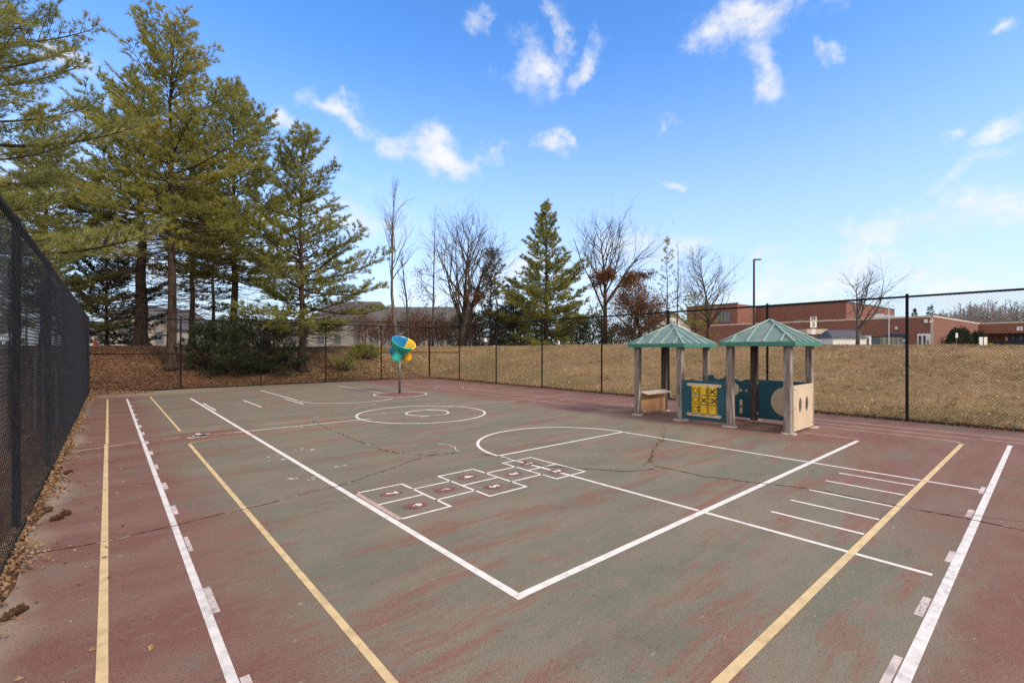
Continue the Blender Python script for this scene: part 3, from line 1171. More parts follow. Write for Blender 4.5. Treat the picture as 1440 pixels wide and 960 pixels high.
# shaped blue panel behind, between the huts
bp = thing('activity_wall', 'dark blue play panel with scalloped top edge and tan discs behind the tic-tac-toe panel', 'play panel', (11.87, 5.415, 0), 'dark blue play panels')
top = []
for k in range(41):
    t = k / 40
    y = 4.89 + 1.06 * t
    z = 1.0 + (.07 if t > .85 else 0) + .0
    if .12 < t < .34:
        z -= .05 * math.sin((t - .12) / .22 * PI)
    if .4 < t < .62:
        z += .10 * math.sin((t - .4) / .22 * PI)
    if .66 < t < .85:
        z -= .035 * math.sin((t - .66) / .19 * PI)
    top.append((y, z))
plate([(5.95, .06), *[q for q in top[::-1]], (4.89, .06)], 'x', 11.87, .024, 'board', M['panel_blue'], bp)
plate(ell(5.31, .74, .15, .165), 'x', 11.852, .012, 'tan_disc', M['panel_tan'], bp)
for yy in (5.12, 4.985):
    plate(ell(yy, .72, .032, .036, 16), 'x', 11.852, .012, 'knob', M['concrete'], bp)
plate(rrect(5.08, 5.15, .15, .50, .034), 'x', 11.852, .012, 'slot_plate', M['panel_tan'], bp)
plate(ell(5.115, .32, .025, .03, 12), 'x', 11.845, .006, 'slot_hole', M['mark_black'], bp)
for z in (.3, .9):
    for yy in (4.86, 5.97):
        MB().box((11.83, yy - .035, z - .03), (11.855, yy + .035, z + .03)).build('bracket', M['concrete'], bp)

# second hut: blue back panel with a large tan disc, tan front panel with two oval holes
plate(rrect(3.70, 4.72, .08, 1.0, .03), 'x', 11.85, .024, 'back_panel', M['panel_blue'], hut2)
plate(ell(4.10, .52, .32, .34, 40), 'x', 11.832, .010, 'panel_disc', M['panel_tan'], hut2)
for z in (.2, .92):
    MB().box((11.812, 4.70, z - .035), (11.836, 4.77, z + .035)).build('bracket', M['concrete'], hut2)
fp = MB()
yf = 3.55


def holed(mb_, y):
    """tan sheet with two oval openings, built as strips round the holes"""
    x0, x1, z0, z1 = 10.64, 11.80, .05, .99
    hs = [(11.02, .56, .085, .16), (11.42, .56, .085, .16)]
    n = 24
    xm = (x0 + x1) / 2
    for (hx, hz, rx, rz), (a0, a1) in zip(hs, ((x0, xm), (xm, x1))):
        inner, outer = [], []
        for k in range(n):
            an = 2 * PI * k / n
            cx_, sx_ = math.cos(an), math.sin(an)
            inner.append((hx + rx * cx_, hz + rz * sx_))
            tt_ = min(((a1 - hx) / cx_ if cx_ > 1e-6 else (a0 - hx) / cx_ if cx_ < -1e-6 else 1e9), ((z1 - hz) / sx_ if sx_ > 1e-6 else (z0 - hz) / sx_ if sx_ < -1e-6 else 1e9))
            outer.append((hx + tt_ * cx_, hz + tt_ * sx_))
        cor = [(a1, z1), (a0, z1), (a0, z0), (a1, z0)]
        vs = [(x, y - .011, z) for x, z in inner] + [(x, y - .011, z) for x, z in outer] + [(x, y + .011, z) for x, z in inner] + [(x, y + .011, z) for x, z in outer]
        fs = []
        for k in range(n):
            j = (k + 1) % n
            fs.append((n + k, n + j, j, k))
            fs.append((2 * n + k, 2 * n + j, 3 * n + j, 3 * n + k))
            fs.append((k, j, 2 * n + j, 2 * n + k))
            fs.append((n + j, n + k, 3 * n + k, 3 * n + j))
        b = len(vs)
        for c_ in cor:
            best = None
            for k in range(n):
                j = (k + 1) % n
                o1, o2 = outer[k], outer[j]
                if (abs(o1[0] - c_[0]) < 1e-4 and abs(o2[1] - c_[1]) < 1e-4) or (abs(o2[0] - c_[0]) < 1e-4 and abs(o1[1] - c_[1]) < 1e-4):
                    best = (k, j)
            if best:
                k, j = best
                vs += [(c_[0], y - .011, c_[1]), (c_[0], y + .011, c_[1])]
                fs.append((n + k, len(vs) - 2, n + j))
                fs.append((3 * n + k, 3 * n + j, len(vs) - 1))
                fs.append((n + k, 3 * n + k, len(vs) - 1, len(vs) - 2))
                fs.append((n + j, len(vs) - 2, len(vs) - 1, 3 * n + j))
        mb_.add(vs, fs)


holed(fp, yf)
fpo = fp.build('front_panel', M['panel_tan'], hut2)
for bx_ in (10.70, 11.74):
    for bz_ in (.14, .52, .90):
        MB().tube([(bx_, yf - .011, bz_), (bx_, yf - .019, bz_)], .014, 8).build('bolt', M['steel'], fpo)
for by_ in (4.93, 5.90):
    for bz_ in (.16, .53, .92):
        MB().tube([(tx - .012, by_, bz_), (tx - .020, by_, bz_)], .013, 8).build('bolt', M['steel'], tt)

# ------------------------------------------------------------------ funnel ball toy on its pole
bx, by = 8.72, 16.95
bk = thing('funnel_ball_hoop', 'teal, blue and amber funnel ball hoop on a steel pole over a red disc', 'ball hoop', (bx, by, 0))
MB().tube([(bx, by, -.02), (bx, by, 1.75)], .048, 14).build('pole', M['steel'], bk, True)
cen = Vector((bx, by, 1.62)) + RGT * .02
axis_ = (Vector((0, 0, 1)) * .84 - FWD * .36 + RGT * .42).normalized()
ux = (RGT - axis_ * RGT.dot(axis_)).normalized()
uy = axis_.cross(ux)
prof = [(.15, -.20), (.24, -.17), (.29, -.06), (.335, .08), (.385, .20), (.41, .27), (.445, .29), (.45, .33), (.43, .345), (.455, .37), (.485, .40), (.495, .44), (.48, .47), (.45, .46), (.42, .40), (.36, .22), (.30, .04), (.22, -.1), (.12, -.16)]
third = [('teal', 3.50, 5.65), ('amber', 5.65, 7.65), ('blue', 7.65, 3.50 + 2 * PI)]
for nm, a0, a1 in third:
    n = 18
    mb = MB()
    rings = []
    for k in range(n + 1):
        an = a0 + (a1 - a0) * k / n
        rings.append([cen + axis_ * h + (ux * math.cos(an) + uy * math.sin(an)) * r for r, h in prof])
    mb.loft(rings, False, 0, True)
    sec = mb.build('funnel_section', M[nm], bk, True)
    am = (a0 + a1) / 2
    out = (ux * math.cos(am) + uy * math.sin(am))
    p0 = cen + axis_ * (.08) + out * .20
    p1 = cen + axis_ * (-.10) + out * .29
    p2 = p1 + (out * .45 - axis_ * .75).normalized() * .15
    t = (p2 - p1).normalized()
    mb = MB()
    mb.tube([p0, p1, p2 - t * .04, p2, p2 + t * .015, p2 + t * .012, p2 - t * .03, p1], [.17, .185, .175, .185, .18, .135, .12, .10], 20, False)
    mb.build('outlet', M[nm], sec, True)
MB().tube([cen + axis_ * (-.30), cen + axis_ * (-.02)], [.075, .16], 14).build('hub', M['teal'], bk, True)

# ------------------------------------------------------------------ trees
def perp(d, rng):
    r = rng.normal(size=3)
    r -= d * r.dot(d)
    return r / (np.linalg.norm(r) + 1e-9)


def pine(label, x, y, H, r, lo, Lmax, seed, mat, dens=1.0, nb=10, blen=.19, bw=.026, step=.5, dead=0, prof=.85, name='pine_tree', group='tall pines behind the court', lean=(0, 0), side=None, sides=1.0, wmax=9):
    rng = np.random.default_rng(seed)
    z0 = gz((x, y)) - .05
    root = thing(name, label, 'tree', (x, y, z0), group)
    n = 15
    tp = []
    for k in range(n + 1):
        t = k / n
        tp.append(np.array([x + lean[0] * t + rng.normal() * .04 * (t > .1), y + lean[1] * t + rng.normal() * .04 * (t > .1), z0 + H * t]))
    tr = [r * (1.0 - .93 * (k / n) ** .85) for k in range(n + 1)]
    tr[0] *= 1.25
    mb = MB()
    base_pts = [tp[0], tp[0] + np.array([0, 0, .22]), tp[0] + np.array([0, 0, .6])]
    mb.tube([base_pts[0], base_pts[1], base_pts[2]] + tp[1:], [r * 1.45, r * 1.15, r * 1.02] + tr[1:], 12)
    for k in range(5):
        an = k * 1.256 + rng.random()
        q = np.array([math.cos(an), math.sin(an), 0])
        mb.tube([tp[0] + np.array([0, 0, .32]) + q * r * .75, tp[0] + np.array([0, 0, .08]) + q * r * 1.5, tp[0] + np.array([0, 0, .0]) + q * r * 2.4], [r * .35, r * .26, r * .06], 7)

    def tpos(h):
        t = h / H * n
        i = min(int(t), n - 1)
        return tp[i] + (tp[i + 1] - tp[i]) * (t - i)
    A, B, RA, RB = [], [], [], []
    TP, TD = [], []

    def branch(h, az, L, el, foliage, rb):
        p_ = tpos(h)
        hd = np.array([math.cos(az), math.sin(az), 0])
        m_ = 7
        pts = []
        w = rng.normal() * .12
        sidev = np.array([-hd[1], hd[0], 0])
        for k in range(m_ + 1):
            s = k / m_
            pts.append(p_ + hd * L * s * math.cos(el) + np.array([0, 0, L * (s * math.sin(el) - .10 * s * (1 - s) * 2 + .10 * s ** 2.5)]) + sidev * L * w * s * s)
        for k in range(m_):
            A.append(pts[k]); B.append(pts[k + 1])
            RA.append(rb * (1 - .85 * k / m_)); RB.append(rb * (1 - .85 * (k + 1) / m_))
        t = .28 + rng.random() * .1
        sg = 1
        while t < 1:
            k = min(int(t * m_), m_ - 1)
            q = pts[k] + (pts[k + 1] - pts[k]) * (t * m_ - k)
            tang = pts[k + 1] - pts[k]
            tang /= np.linalg.norm(tang) + 1e-9
            sg = -sg
            sv = np.cross(tang, np.array([0, 0, 1.]))
            sv /= np.linalg.norm(sv) + 1e-9
            d = tang * .62 + sv * sg * (.55 + .5 * rng.random()) + np.array([0, 0, .10 + rng.normal() * .18])
            d /= np.linalg.norm(d)
            ll = (.40 * L * (1 - .72 * t) + .14) * (.6 + .7 * rng.random())
            e = q + d * ll + np.array([0, 0, .06 * ll])
            A.append(q); B.append(e); RA.append(.010 if foliage else .008); RB.append(.003)
            if foliage:
                s = .22
                while s <= 1.0:
                    c_ = q + (e - q) * s + rng.normal(size=3) * .035
                    TP.append(c_)
                    dd = d * .75 + np.array([0, 0, .42]) + rng.normal(size=3) * .3
                    TD.append(dd / np.linalg.norm(dd))
                    s += .125 / max(ll, .13) / dens
                TP.append(e); TD.append(d)
            elif rng.random() < .8:
                for _ in range(2):
                    e2 = e + (d + rng.normal(size=3) * .5) * ll * .4
                    A.append(q + (e - q) * rng.uniform(.4, .9)); B.append(e2); RA.append(.005); RB.append(.002)
            t += .20 / max(L, .5) / dens * (.7 + .6 * rng.random())
        if foliage:
            for _ in range(4):
                TP.append(pts[-1] + rng.normal(size=3) * .05)
                dd = (pts[-1] - pts[-2]); dd /= np.linalg.norm(dd) + 1e-9
                TD.append(dd)

    h = H * lo
    while h < H * .985:
        rel = max(0.0, (h / H - lo) / (1 - lo))
        nbr = int(rng.integers(4, 7)) if rel < .8 else 4
        a0 = rng.random() * 6.28
        for b in range(nbr):
            if rng.random() < (.16 if rel < .55 else .34) and rel < .93:
                continue
            az = a0 + b * 6.283 / nbr + rng.normal() * .25
            L = Lmax * ((1 - rel) ** prof * min(1, .62 + rel * 2.2) + .05) * (.42 + .82 * rng.random())
            if side is not None:
                L *= 1 - (1 - sides) * max(0, -math.cos(az - side))
            L = min(L, wmax)
            el = -.04 + .38 * min(1, rel * 2.2) + .62 * rel ** 1.6 + rng.normal() * .13
            branch(min(h + rng.normal() * .08, H * .99), az, L, el, True, .012 + .011 * L)
        h += step * (.8 + .4 * rng.random()) * (1 if rel < .7 else .75)
    for _ in range(dead):
        hh = H * rng.uniform(max(.1, lo * .35), lo + .12)
        branch(hh, rng.random() * 6.283, Lmax * rng.uniform(.3, .85), rng.normal() * .12 - .03, False, .012 + .01 * rng.random())
    V, F_ = segs_mesh(A, B, RA, RB, 4)
    mb.build('trunk', M['bark_pine'], root, True)
    npmesh('limbs', V, F_, M['bark_pine'], root)
    TP_, TD_ = np.array(TP), np.array(TD)
    V, F_ = blades(rng, TP_, TD_, nb, blen, bw, .85)
    npmesh('crown', V, F_, mat, root)
    return root


def bare(label, x, y, H, r, seed, spread=.6, upright=.5, levels=4, bark='bark_grey', first=.2, nlead=1, leaf=None, leaf_lo=0, leaf_hi=1, nleaf=0, lsize=.13, name='bare_tree', group='leafless trees on the bank', kids=11, crown=.62, fat=.48):
    """leafless tree: leaders with ascending limbs that fork down to twigs"""
    rng = np.random.default_rng(seed)
    z0 = gz((x, y)) - .05
    root = thing(name, label, 'tree', (x, y, z0), group)
    A, B, RA, RB, T = [], [], [], [], []
    mb = MB()

    def grow(p_, d, L, rad, lev):
        m_ = 6 if lev < 2 else 4 if lev < 3 else 3
        pts = [np.array(p_)]
        d = d / np.linalg.norm(d)
        for k in range(m_):
            d = d + rng.normal(size=3) * (.06 if lev == 0 else .12) + np.array([0, 0, .10 * upright * (lev > 0)])
            d /= np.linalg.norm(d)
            pts.append(pts[-1] + d * L / m_)
        rs = [rad * (1 - (.94 if lev == 0 else .78) * k / m_) for k in range(m_ + 1)]
        if lev == 0:
            mb.tube(pts, rs, 10)
        else:
            for k in range(m_):
                A.append(pts[k]); B.append(pts[k + 1]); RA.append(rs[k]); RB.append(rs[k + 1])
        if lev >= 2:
            T.extend(pts[1:])
        if lev >= levels or rad < .005:
            return
        nk = kids if lev == 0 else (6 if lev == 1 else 4 if lev == 2 else 3)
        nk = int(nk * rng.uniform(.8, 1.25) + .5)
        for k in range(nk):
            t = (first + (1 - first) * (k + rng.random()) / nk) if lev == 0 else rng.uniform(.2, 1.0)
            i = min(int(t * m_), m_ - 1)
            q = pts[i] + (pts[i + 1] - pts[i]) * (t * m_ - i)
            dirn = pts[i + 1] - pts[i]
            dirn = dirn / np.linalg.norm(dirn)
            s = perp(dirn, rng)
            ang = spread * rng.uniform(.75, 1.3)
            nd = dirn * math.cos(ang) + s * math.sin(ang)
            if lev == 0:
                l2 = L * crown * (1 - .75 * max(0, t - first) / (1 - first + 1e-6)) * rng.uniform(.65, 1.05)
            else:
                l2 = L * rng.uniform(.35, .62)
            rr_ = max(.004, rad * (1 - .78 * t) * (fat if lev == 0 else .6))
            grow(q, nd, l2, rr_, lev + 1)
    for q in range(nlead):
        d0 = np.array([0, 0, 1.]) + (rng.normal(size=3) * .13 if nlead > 1 else rng.normal(size=3) * .02)
        off = rng.normal(size=3) * np.array([1, 1, 0]) * (.35 if nlead > 1 else 0)
        grow(np.array([x, y, z0]) + off, d0, H * (1 if q == 0 else rng.uniform(.75, .97)), r * (1 if q == 0 else .8), 0)
    mb.build('trunk', M[bark], root, True)
    V, F_ = segs_mesh(A, B, RA, RB, 3)
    npmesh('crown', V, F_, M[bark], root)
    if leaf and nleaf:
        T = np.array(T)
        hz = (T[:, 2] - z0) / H
        T = T[(hz > leaf_lo) & (hz < leaf_hi)]
        P = T[rng.integers(0, len(T), nleaf)] + rng.normal(size=(nleaf, 3)) * .22
        V, F_ = leaves(rng, P, lsize)
        npmesh('leaves', V, F_, M[leaf], root)
    return root


def bush(label, x, y, w, h, seed, mat, n=900, d=None, name='evergreen_shrub', group='evergreen shrubs', k=9, blen=.16, bw=.03, rag=.3, zoff=0):
    rng = np.random.default_rng(seed)
    z0 = gz((x, y)) - .03 + zoff
    root = thing(name, label, 'shrub', (x, y, z0), group)
    d = d or w
    th = rng.random(n) * 6.283
    cz = rng.random(n) ** .8
    rad = np.sqrt(np.maximum(0, 1 - (cz * .95) ** 2.2)) * (1 - rng.random(n) ** 2 * .55) * (1 + rng.normal(size=n) * rag * .4)
    P = np.stack([x + np.cos(th) * rad * w / 2, y + np.sin(th) * rad * d / 2, z0 + .05 + cz * h * (1 + rng.normal(size=n) * .08)], -1)
    D = np.stack([np.cos(th) * .8, np.sin(th) * .8, .35 + rng.random(n) * .5], -1) + rng.normal(size=(n, 3)) * .35
    D /= np.linalg.norm(D, axis=1, keepdims=True)
    V, F_ = blades(rng, P, D, k, blen, bw, .9)
    npmesh('foliage', V, F_, mat, root)
    A = np.repeat(np.array([[x, y, z0]]), 40, 0) + rng.normal(size=(40, 3)) * np.array([.08, .08, 0])
    j = rng.integers(0, n, 40)
    V, F_ = segs_mesh(A, P[j], np.full(40, .02), np.full(40, .005), 4)
    npmesh('stems', V, F_, M['bark_grey'], root)
    return root


def P2(px, d):
    q = at(px, d)
    return q.x, q.y


# the near pine beyond the windscreen, at the left edge
pine('soft needled pine leaning over the windscreen fence, nearest tree on the left', *P2(-65, 12.5), 15.0, .30, .15, 4.5, 21, M['pine_near'], 1.75, 17, .17, .011, .42, 10, .5, wmax=4.4)
pine('thick trunked pine with dead lower twigs, standing on the crest', *P2(198, 29), 15.6, .38, .46, 5.0, 22, M['pine_mid'], 1.12, 15, .25, .023, .46, 110, .5)
pine('tall golden pine with flared roots close behind the far fence', *P2(241, 22.4), 16.1, .23, .36, 4.4, 23, M['pine_gold'], 1.2, 16, .21, .018, .42, 60, .5)
pine('slim pine between two thicker pine trunks on the crest', *P2(270, 31.5), 14.0, .2, .34, 3.4, 24, M['pine_gold'], 1.05, 13, .25, .024, .5, 40, .6)
pine('straight dark trunked pine with broad crown on the crest', *P2(329, 29.5), 16.2, .25, .26, 4.6, 25, M['pine_mid'], 1.18, 15, .25, .023, .44, 50, .58)
pine('cone shaped pine standing right of the others near the far fence', *P2(424, 25.6), 13.1, .2, .17, 4.7, 26, M['pine_mid'], 1.25, 16, .21, .018, .40, 30, .72)
pine('young dark pine filling the gap beside the windscreen corner', *P2(150, 33), 9.0, .13, .05, 4.0, 27, M['pine_dark'], 1.1, 14, .26, .026, .44, 30, .6)
pine('dark pine leaning in from the left behind the windscreen corner', *P2(62, 27), 13.0, .2, .12, 4.6, 28, M['pine_mid'], 1.1, 14, .25, .023, .46, 60, .6)
pine('pine with thin dark trunk farthest back between the crest pines', *P2(300, 38), 13.5, .16, .25, 3.2, 29, M['pine_dark'], .8, 9, .28, .038, .6, 20, .6)

# middle distance
pine('broad olive pine alone in the middle of the far bank', *P2(768, 46), 14.2, .26, .03, 5.2, 31, M['pine_mid'], 1.1, 10, .29, .040, .46, 6, .95, group='conifers beyond the far bank')
pine('thin grey green cedar behind the multi stemmed tree', *P2(690, 47), 9.6, .14, .04, 2.8, 32, M['cedar'], .95, 9, .24, .036, .5, 14, .6, name='cedar_tree', group='conifers beyond the far bank')
pine('dark green cedar low beside the broad olive pine', *P2(722, 50), 7.0, .14, .03, 3.0, 33, M['pine_dark'], 1.0, 9, .26, .04, .5, 0, .7, name='cedar_tree', group='conifers beyond the far bank')
pine('sparse thin conifer with two bare leaders near the brick school', *P2(938, 50), 11.5, .11, .22, 2.0, 34, M['pine_gold'], .5, 7, .24, .034, .8, 10, .7, group='conifers beyond the far bank')
pine('small yellow green conifer before the dark school wall', *P2(978, 52), 5.6, .1, .15, 2.6, 35, M['pine_gold'], .6, 8, .24, .034, .55, 6, .4, group='conifers beyond the far bank')
pine('low spreading dark conifer behind the farther play hut', *P2(912, 48), 4.4, .12, .05, 3.0, 36, M['pine_dark'], .7, 9, .24, .036, .5, 6, .5, group='conifers beyond the far bank')

bare('tall slender leafless tree with a forked top right of the pines', *P2(557, 39), 13.6, .17, 141, .46, .8, 4, 'bark_pale', .38, 1, kids=15, crown=.36)
bare('thin bare snag beside the tall slender tree', *P2(573, 40), 8.5, .12, 42, .5, .4, 4, 'bark_grey', .3, 1, kids=14, crown=.26)
bare('thin tree with a few brown leaves left of the multi stemmed tree', *P2(609, 43), 12.8, .12, 43, .75, .3, 4, 'bark_grey', .15, 1, 'oak_leaf', 0, .55, 500, kids=16, crown=.28)
bare('large multi stemmed leafless tree with wide upswept limbs', *P2(643, 45), 12.2, .25, 44, .72, 1.1, 4, 'bark_grey', .16, 3, 'oak_leaf', 0, .4, 700, kids=14, crown=.80, fat=.68)
bare('leafless tree with rust brown leaves clinging to its lower limbs', *P2(851, 46), 11.6, .26, 45, .62, .8, 4, 'bark_grey', .28, 1, 'oak_leaf', .08, .6, 8500, kids=20, crown=.76, fat=.64)
bare('small oak thick with rust brown leaves', *P2(896, 44), 6.4, .16, 46, .85, .3, 4, 'bark_grey', .1, 3, 'oak_leaf', .0, .95, 12000, kids=16, crown=.85)
bare('fan shaped leafless tree in front of the dark school wall', *P2(996, 47), 9.5, .17, 47, .72, .8, 4, 'bark_grey', .2, 1, kids=34, crown=.62)
bare('small spreading leafless tree in front of the long brick wing', *P2(1206, 44), 6.3, .19, 48, .74, .55, 4, 'bark_pale', .22, 1, 'oak_leaf', .2, 1, 160, kids=12, crown=.88, fat=.7)
bare('twin stemmed leafless sapling behind the sparse conifer', *P2(951, 53), 12.0, .1, 49, .4, .8, 4, 'bark_grey', .35, 1, kids=9, crown=.2)
bare('thin leafless sapling between the cedar and the multi stemmed tree', *P2(664, 52), 10.0, .12, 50, .5, .6, 4, 'bark_grey', .2, 2, kids=9, crown=.3)
bare('thin leafless tree just left of the broad olive pine', *P2(708, 55), 12.0, .12, 51, .5, .6, 4, 'bark_grey', .2, 1, kids=12, crown=.3)

# dark evergreen thicket that closes the view behind the far bank
rng = np.random.default_rng(60)
th_spots = [(655, 58, 4.2), (690, 60, 4.8), (716, 58, 4.2), (745, 56, 4.6), (778, 58, 4.4), (806, 57, 3.8), (832, 58, 3.6), (874, 62, 2.8)]
shape = ['low dark evergreen behind the multi stemmed tree', 'tall dark evergreen below the grey green cedar', 'dark evergreen under the thin tree left of the broad pine',
         'dark evergreen at the left foot of the broad olive pine', 'dark evergreen at the right foot of the broad olive pine',
         'dark evergreen between the broad pine and the rust leaved tree', 'low dark evergreen left of the rust leaved trunk', 'low grey bush right of the rust leaved trunk']
for i, (px, d, h) in enumerate(th_spots):
    x, y = P2(px, d)
    bush(shape[i], x, y, 4.6, h, 61 + i, M['pine_dark'] if i < 7 else M['cedar'], 700, None, 'evergreen_shrub', 'evergreens behind the far bank', 9, .36, .06, .4)

for i, (px, d, h, lb) in enumerate(((592, 44, 3.2, 'brown twiggy thicket in front of the townhouse right of the slender tree'), (622, 46, 3.4, 'brown twiggy thicket at the left foot of the multi stemmed tree'),
                                    (664, 47, 3.0, 'brown twiggy thicket at the right foot of the multi stemmed tree'), (575, 46, 3.6, 'brown twiggy thicket behind the funnel hoop at the foot of the slender tree'), (512, 48, 4.0, 'rust tinged thicket right of the cone shaped pine before the pale houses'),
                                    (636, 56, 4.8, 'tall rust tinged thicket behind the multi stemmed tree'), (586, 58, 5.0, 'tall rust tinged thicket before the middle of the long townhouse'), (604, 52, 4.4, 'taller rust tinged thicket close before the long townhouse'), (548, 50, 4.2, 'taller rust tinged thicket behind the slender forked tree'), (530, 42, 3.0, 'brown twiggy thicket between the cone shaped pine and the slender tree'))):
    bare(lb, *P2(px, d), h, .05, 140 + i, .7, .4, 4, 'bark_grey', .05, 4, 'oak_leaf', .1, .95, 1100, kids=10, crown=.6, lsize=.14, name='twiggy_thicket', group='leafless thickets behind the far bank')
# low evergreens behind the far fence
for lb, px, d, hh, ll, sd_ in (('dark low evergreen behind the far fence beside the flared trunk', 288, 23.0, 1.8, 1.6, 81), ('widest dark low evergreen behind the middle of the far fence', 336, 23.6, 2.2, 2.0, 82),
                           ('dark low evergreen at the foot of the cone shaped pine', 384, 24.4, 2.2, 1.6, 83)):
    pine(lb, *P2(px, d), hh, .05, .02, ll, sd_, M['pine_dark'], 1.5, 13, .15, .018, .16, 6, .45, name='evergreen_shrub', group='low evergreens behind the far fence')
bush('small olive evergreen tuft on the bank left of the ball hoop', *P2(513, 29.5), 2.0, .8, 84, M['pine_mid'], 500, 1.2, group='low evergreens behind the far fence', k=9, blen=.18, bw=.022)
bush('scrubby olive sprout below the cone shaped pine', *P2(484, 27), 1.5, .75, 85, M['pine_mid'], 170, 1.0, group='low evergreens behind the far fence', k=7, blen=.17, bw=.02)

# ------------------------------------------------------------------ ground cover as real blades and leaves
rng = np.random.default_rng(90)
# dormant grass on the right bank
n = 190000
gx_ = XR + .2 + rng.random(n) ** 1.25 * 17
gy_ = rng.uniform(-5, 42, n)
keep = rng.random(n) < .25 + 1.1 * np.clip(vnoise(gx_, gy_, .55, 21) * .6 + vnoise(gx_, gy_, 2.6, 22) * .7 - .25, 0, 1)
gx_, gy_ = gx_[keep], gy_[keep]
nt_ = 900                                # coarser tufts, and a ragged fringe left unmown along the fence
tx_, ty_ = XR + .3 + rng.random(nt_) * 15, rng.uniform(-5, 40, nt_)
fx_, fy_ = XR + .12 + np.abs(rng.normal(size=700)) * .12, rng.uniform(-5, YB, 700)
tx_, ty_ = np.concatenate([tx_, fx_]), np.concatenate([ty_, fy_])
gx_ = np.concatenate([gx_, np.repeat(tx_, 22) + rng.normal(size=len(tx_) * 22) * .06])
gy_ = np.concatenate([gy_, np.repeat(ty_, 22) + rng.normal(size=len(ty_) * 22) * .06])
n = len(gx_)
P = np.stack([gx_, gy_, ground_z(gx_, gy_) - .005], -1)
D = np.stack([rng.normal(size=n) * .7, rng.normal(size=n) * .7, np.full(n, .75)], -1)
D /= np.linalg.norm(D, axis=1, keepdims=True)
V, F_ = blades(rng, P, D, 1, .105, .015, .5)
o = npmesh('grass', V, F_, M['straw_grass'])
n = 5200
cx2, cy2 = XR + .6 + rng.random(160) * 12, rng.uniform(-4, 36, 160)
j = rng.integers(0, 160, n)
x_ = np.where(rng.random(n) < .55, cx2[j] + rng.normal(size=n) * .28, XR + .3 + rng.random(n) * 13)
y_ = np.where(rng.random(n) < .55, cy2[j] + rng.normal(size=n) * .45, rng.uniform(-5, 38, n))
x_ = np.maximum(x_, XR + .25)
V2, F2 = leaves(rng, np.stack([x_, y_, ground_z(x_, y_) + .03], -1), .06, .7)
tag(npmesh('straw_litter', V2, F2, simple('pale_straw_flecks', (.58, .48, .36), .9, (.42, .33, .22), 3)), 'pale straw and leaf scraps scattered over the grass bank', 'litter', kind='stuff')
tag(o, 'dormant tan grass covering the bank behind the right fence', 'grass', kind='stuff')
# pine straw and leaves on the far bank
n = 60000
x_ = np.where(rng.random(n) < .75, rng.uniform(-9, 10, n), 9 + np.abs(rng.normal(size=n)) * 4.0)
y_ = YB + .12 + rng.random(n) ** 1.2 * 11
P = np.stack([x_, y_, ground_z(x_, y_) + .008], -1)
V, F_ = leaves(rng, P, .075, .8)
o = npmesh('leaf_litter', V, F_, M['mulch'])
tag(o, 'brown pine straw and dead leaves on the bank behind the far fence', 'leaf litter', kind='stuff')
# leaves drifted against the windscreen fence
n = 17000
y_ = rng.uniform(-1, YB, n)
x_ = FX(y_) + .0 + np.abs(rng.normal(size=n)) * (.07 + .05 * (vnoise(y_, y_ * 0, .8, 4) > .5)) - .03
P = np.stack([x_, y_, rng.random(n) * .045 + .004], -1)
corner = rng.random((2600, 2))
cx_ = -.5 + corner[:, 0] ** 1.5 * 1.9
cy_ = 24.5 - corner[:, 1] ** 1.6 * (1.9 - .8 * corner[:, 0])
P = np.concatenate([P, np.stack([cx_, cy_, rng.random(2600) * .16 * (1 - corner[:, 0]) + .005], -1)])
m2 = 1800
a2 = rng.normal(size=(m2, 2))
P = np.concatenate([P, np.stack([13.3 + a2[:, 0] * .75, 24.2 + a2[:, 1] * .22, np.abs(rng.normal(size=m2)) * .10 + .005], -1)])
m3 = 260
P = np.concatenate([P, np.stack([np.clip(-.45 + np.abs(rng.normal(size=m3)) * .35, -.5, 2), rng.uniform(1, 24, m3), np.full(m3, .008)], -1)])
m4 = 2500
y4 = rng.uniform(-3, YB, m4)
P = np.concatenate([P, np.stack([XR - .08 + rng.normal(size=m4) * .05, y4, np.full(m4, .012) + rng.random(m4) * .02], -1)])
m5 = 9000
P = np.concatenate([P, np.stack([XL - .2 - rng.random(m5) * 5, rng.uniform(0, 26, m5), np.full(m5, 0.0)], -1)])
P[-m5:, 2] = ground_z(P[-m5:, 0], P[-m5:, 1]) + .01
V, F_ = leaves(rng, P, .034, .6)
o = npmesh('fallen_leaves', V, F_, M['litter'])
tag(o, 'dry brown leaves drifted along the foot of the fences', 'leaf litter', kind='stuff')

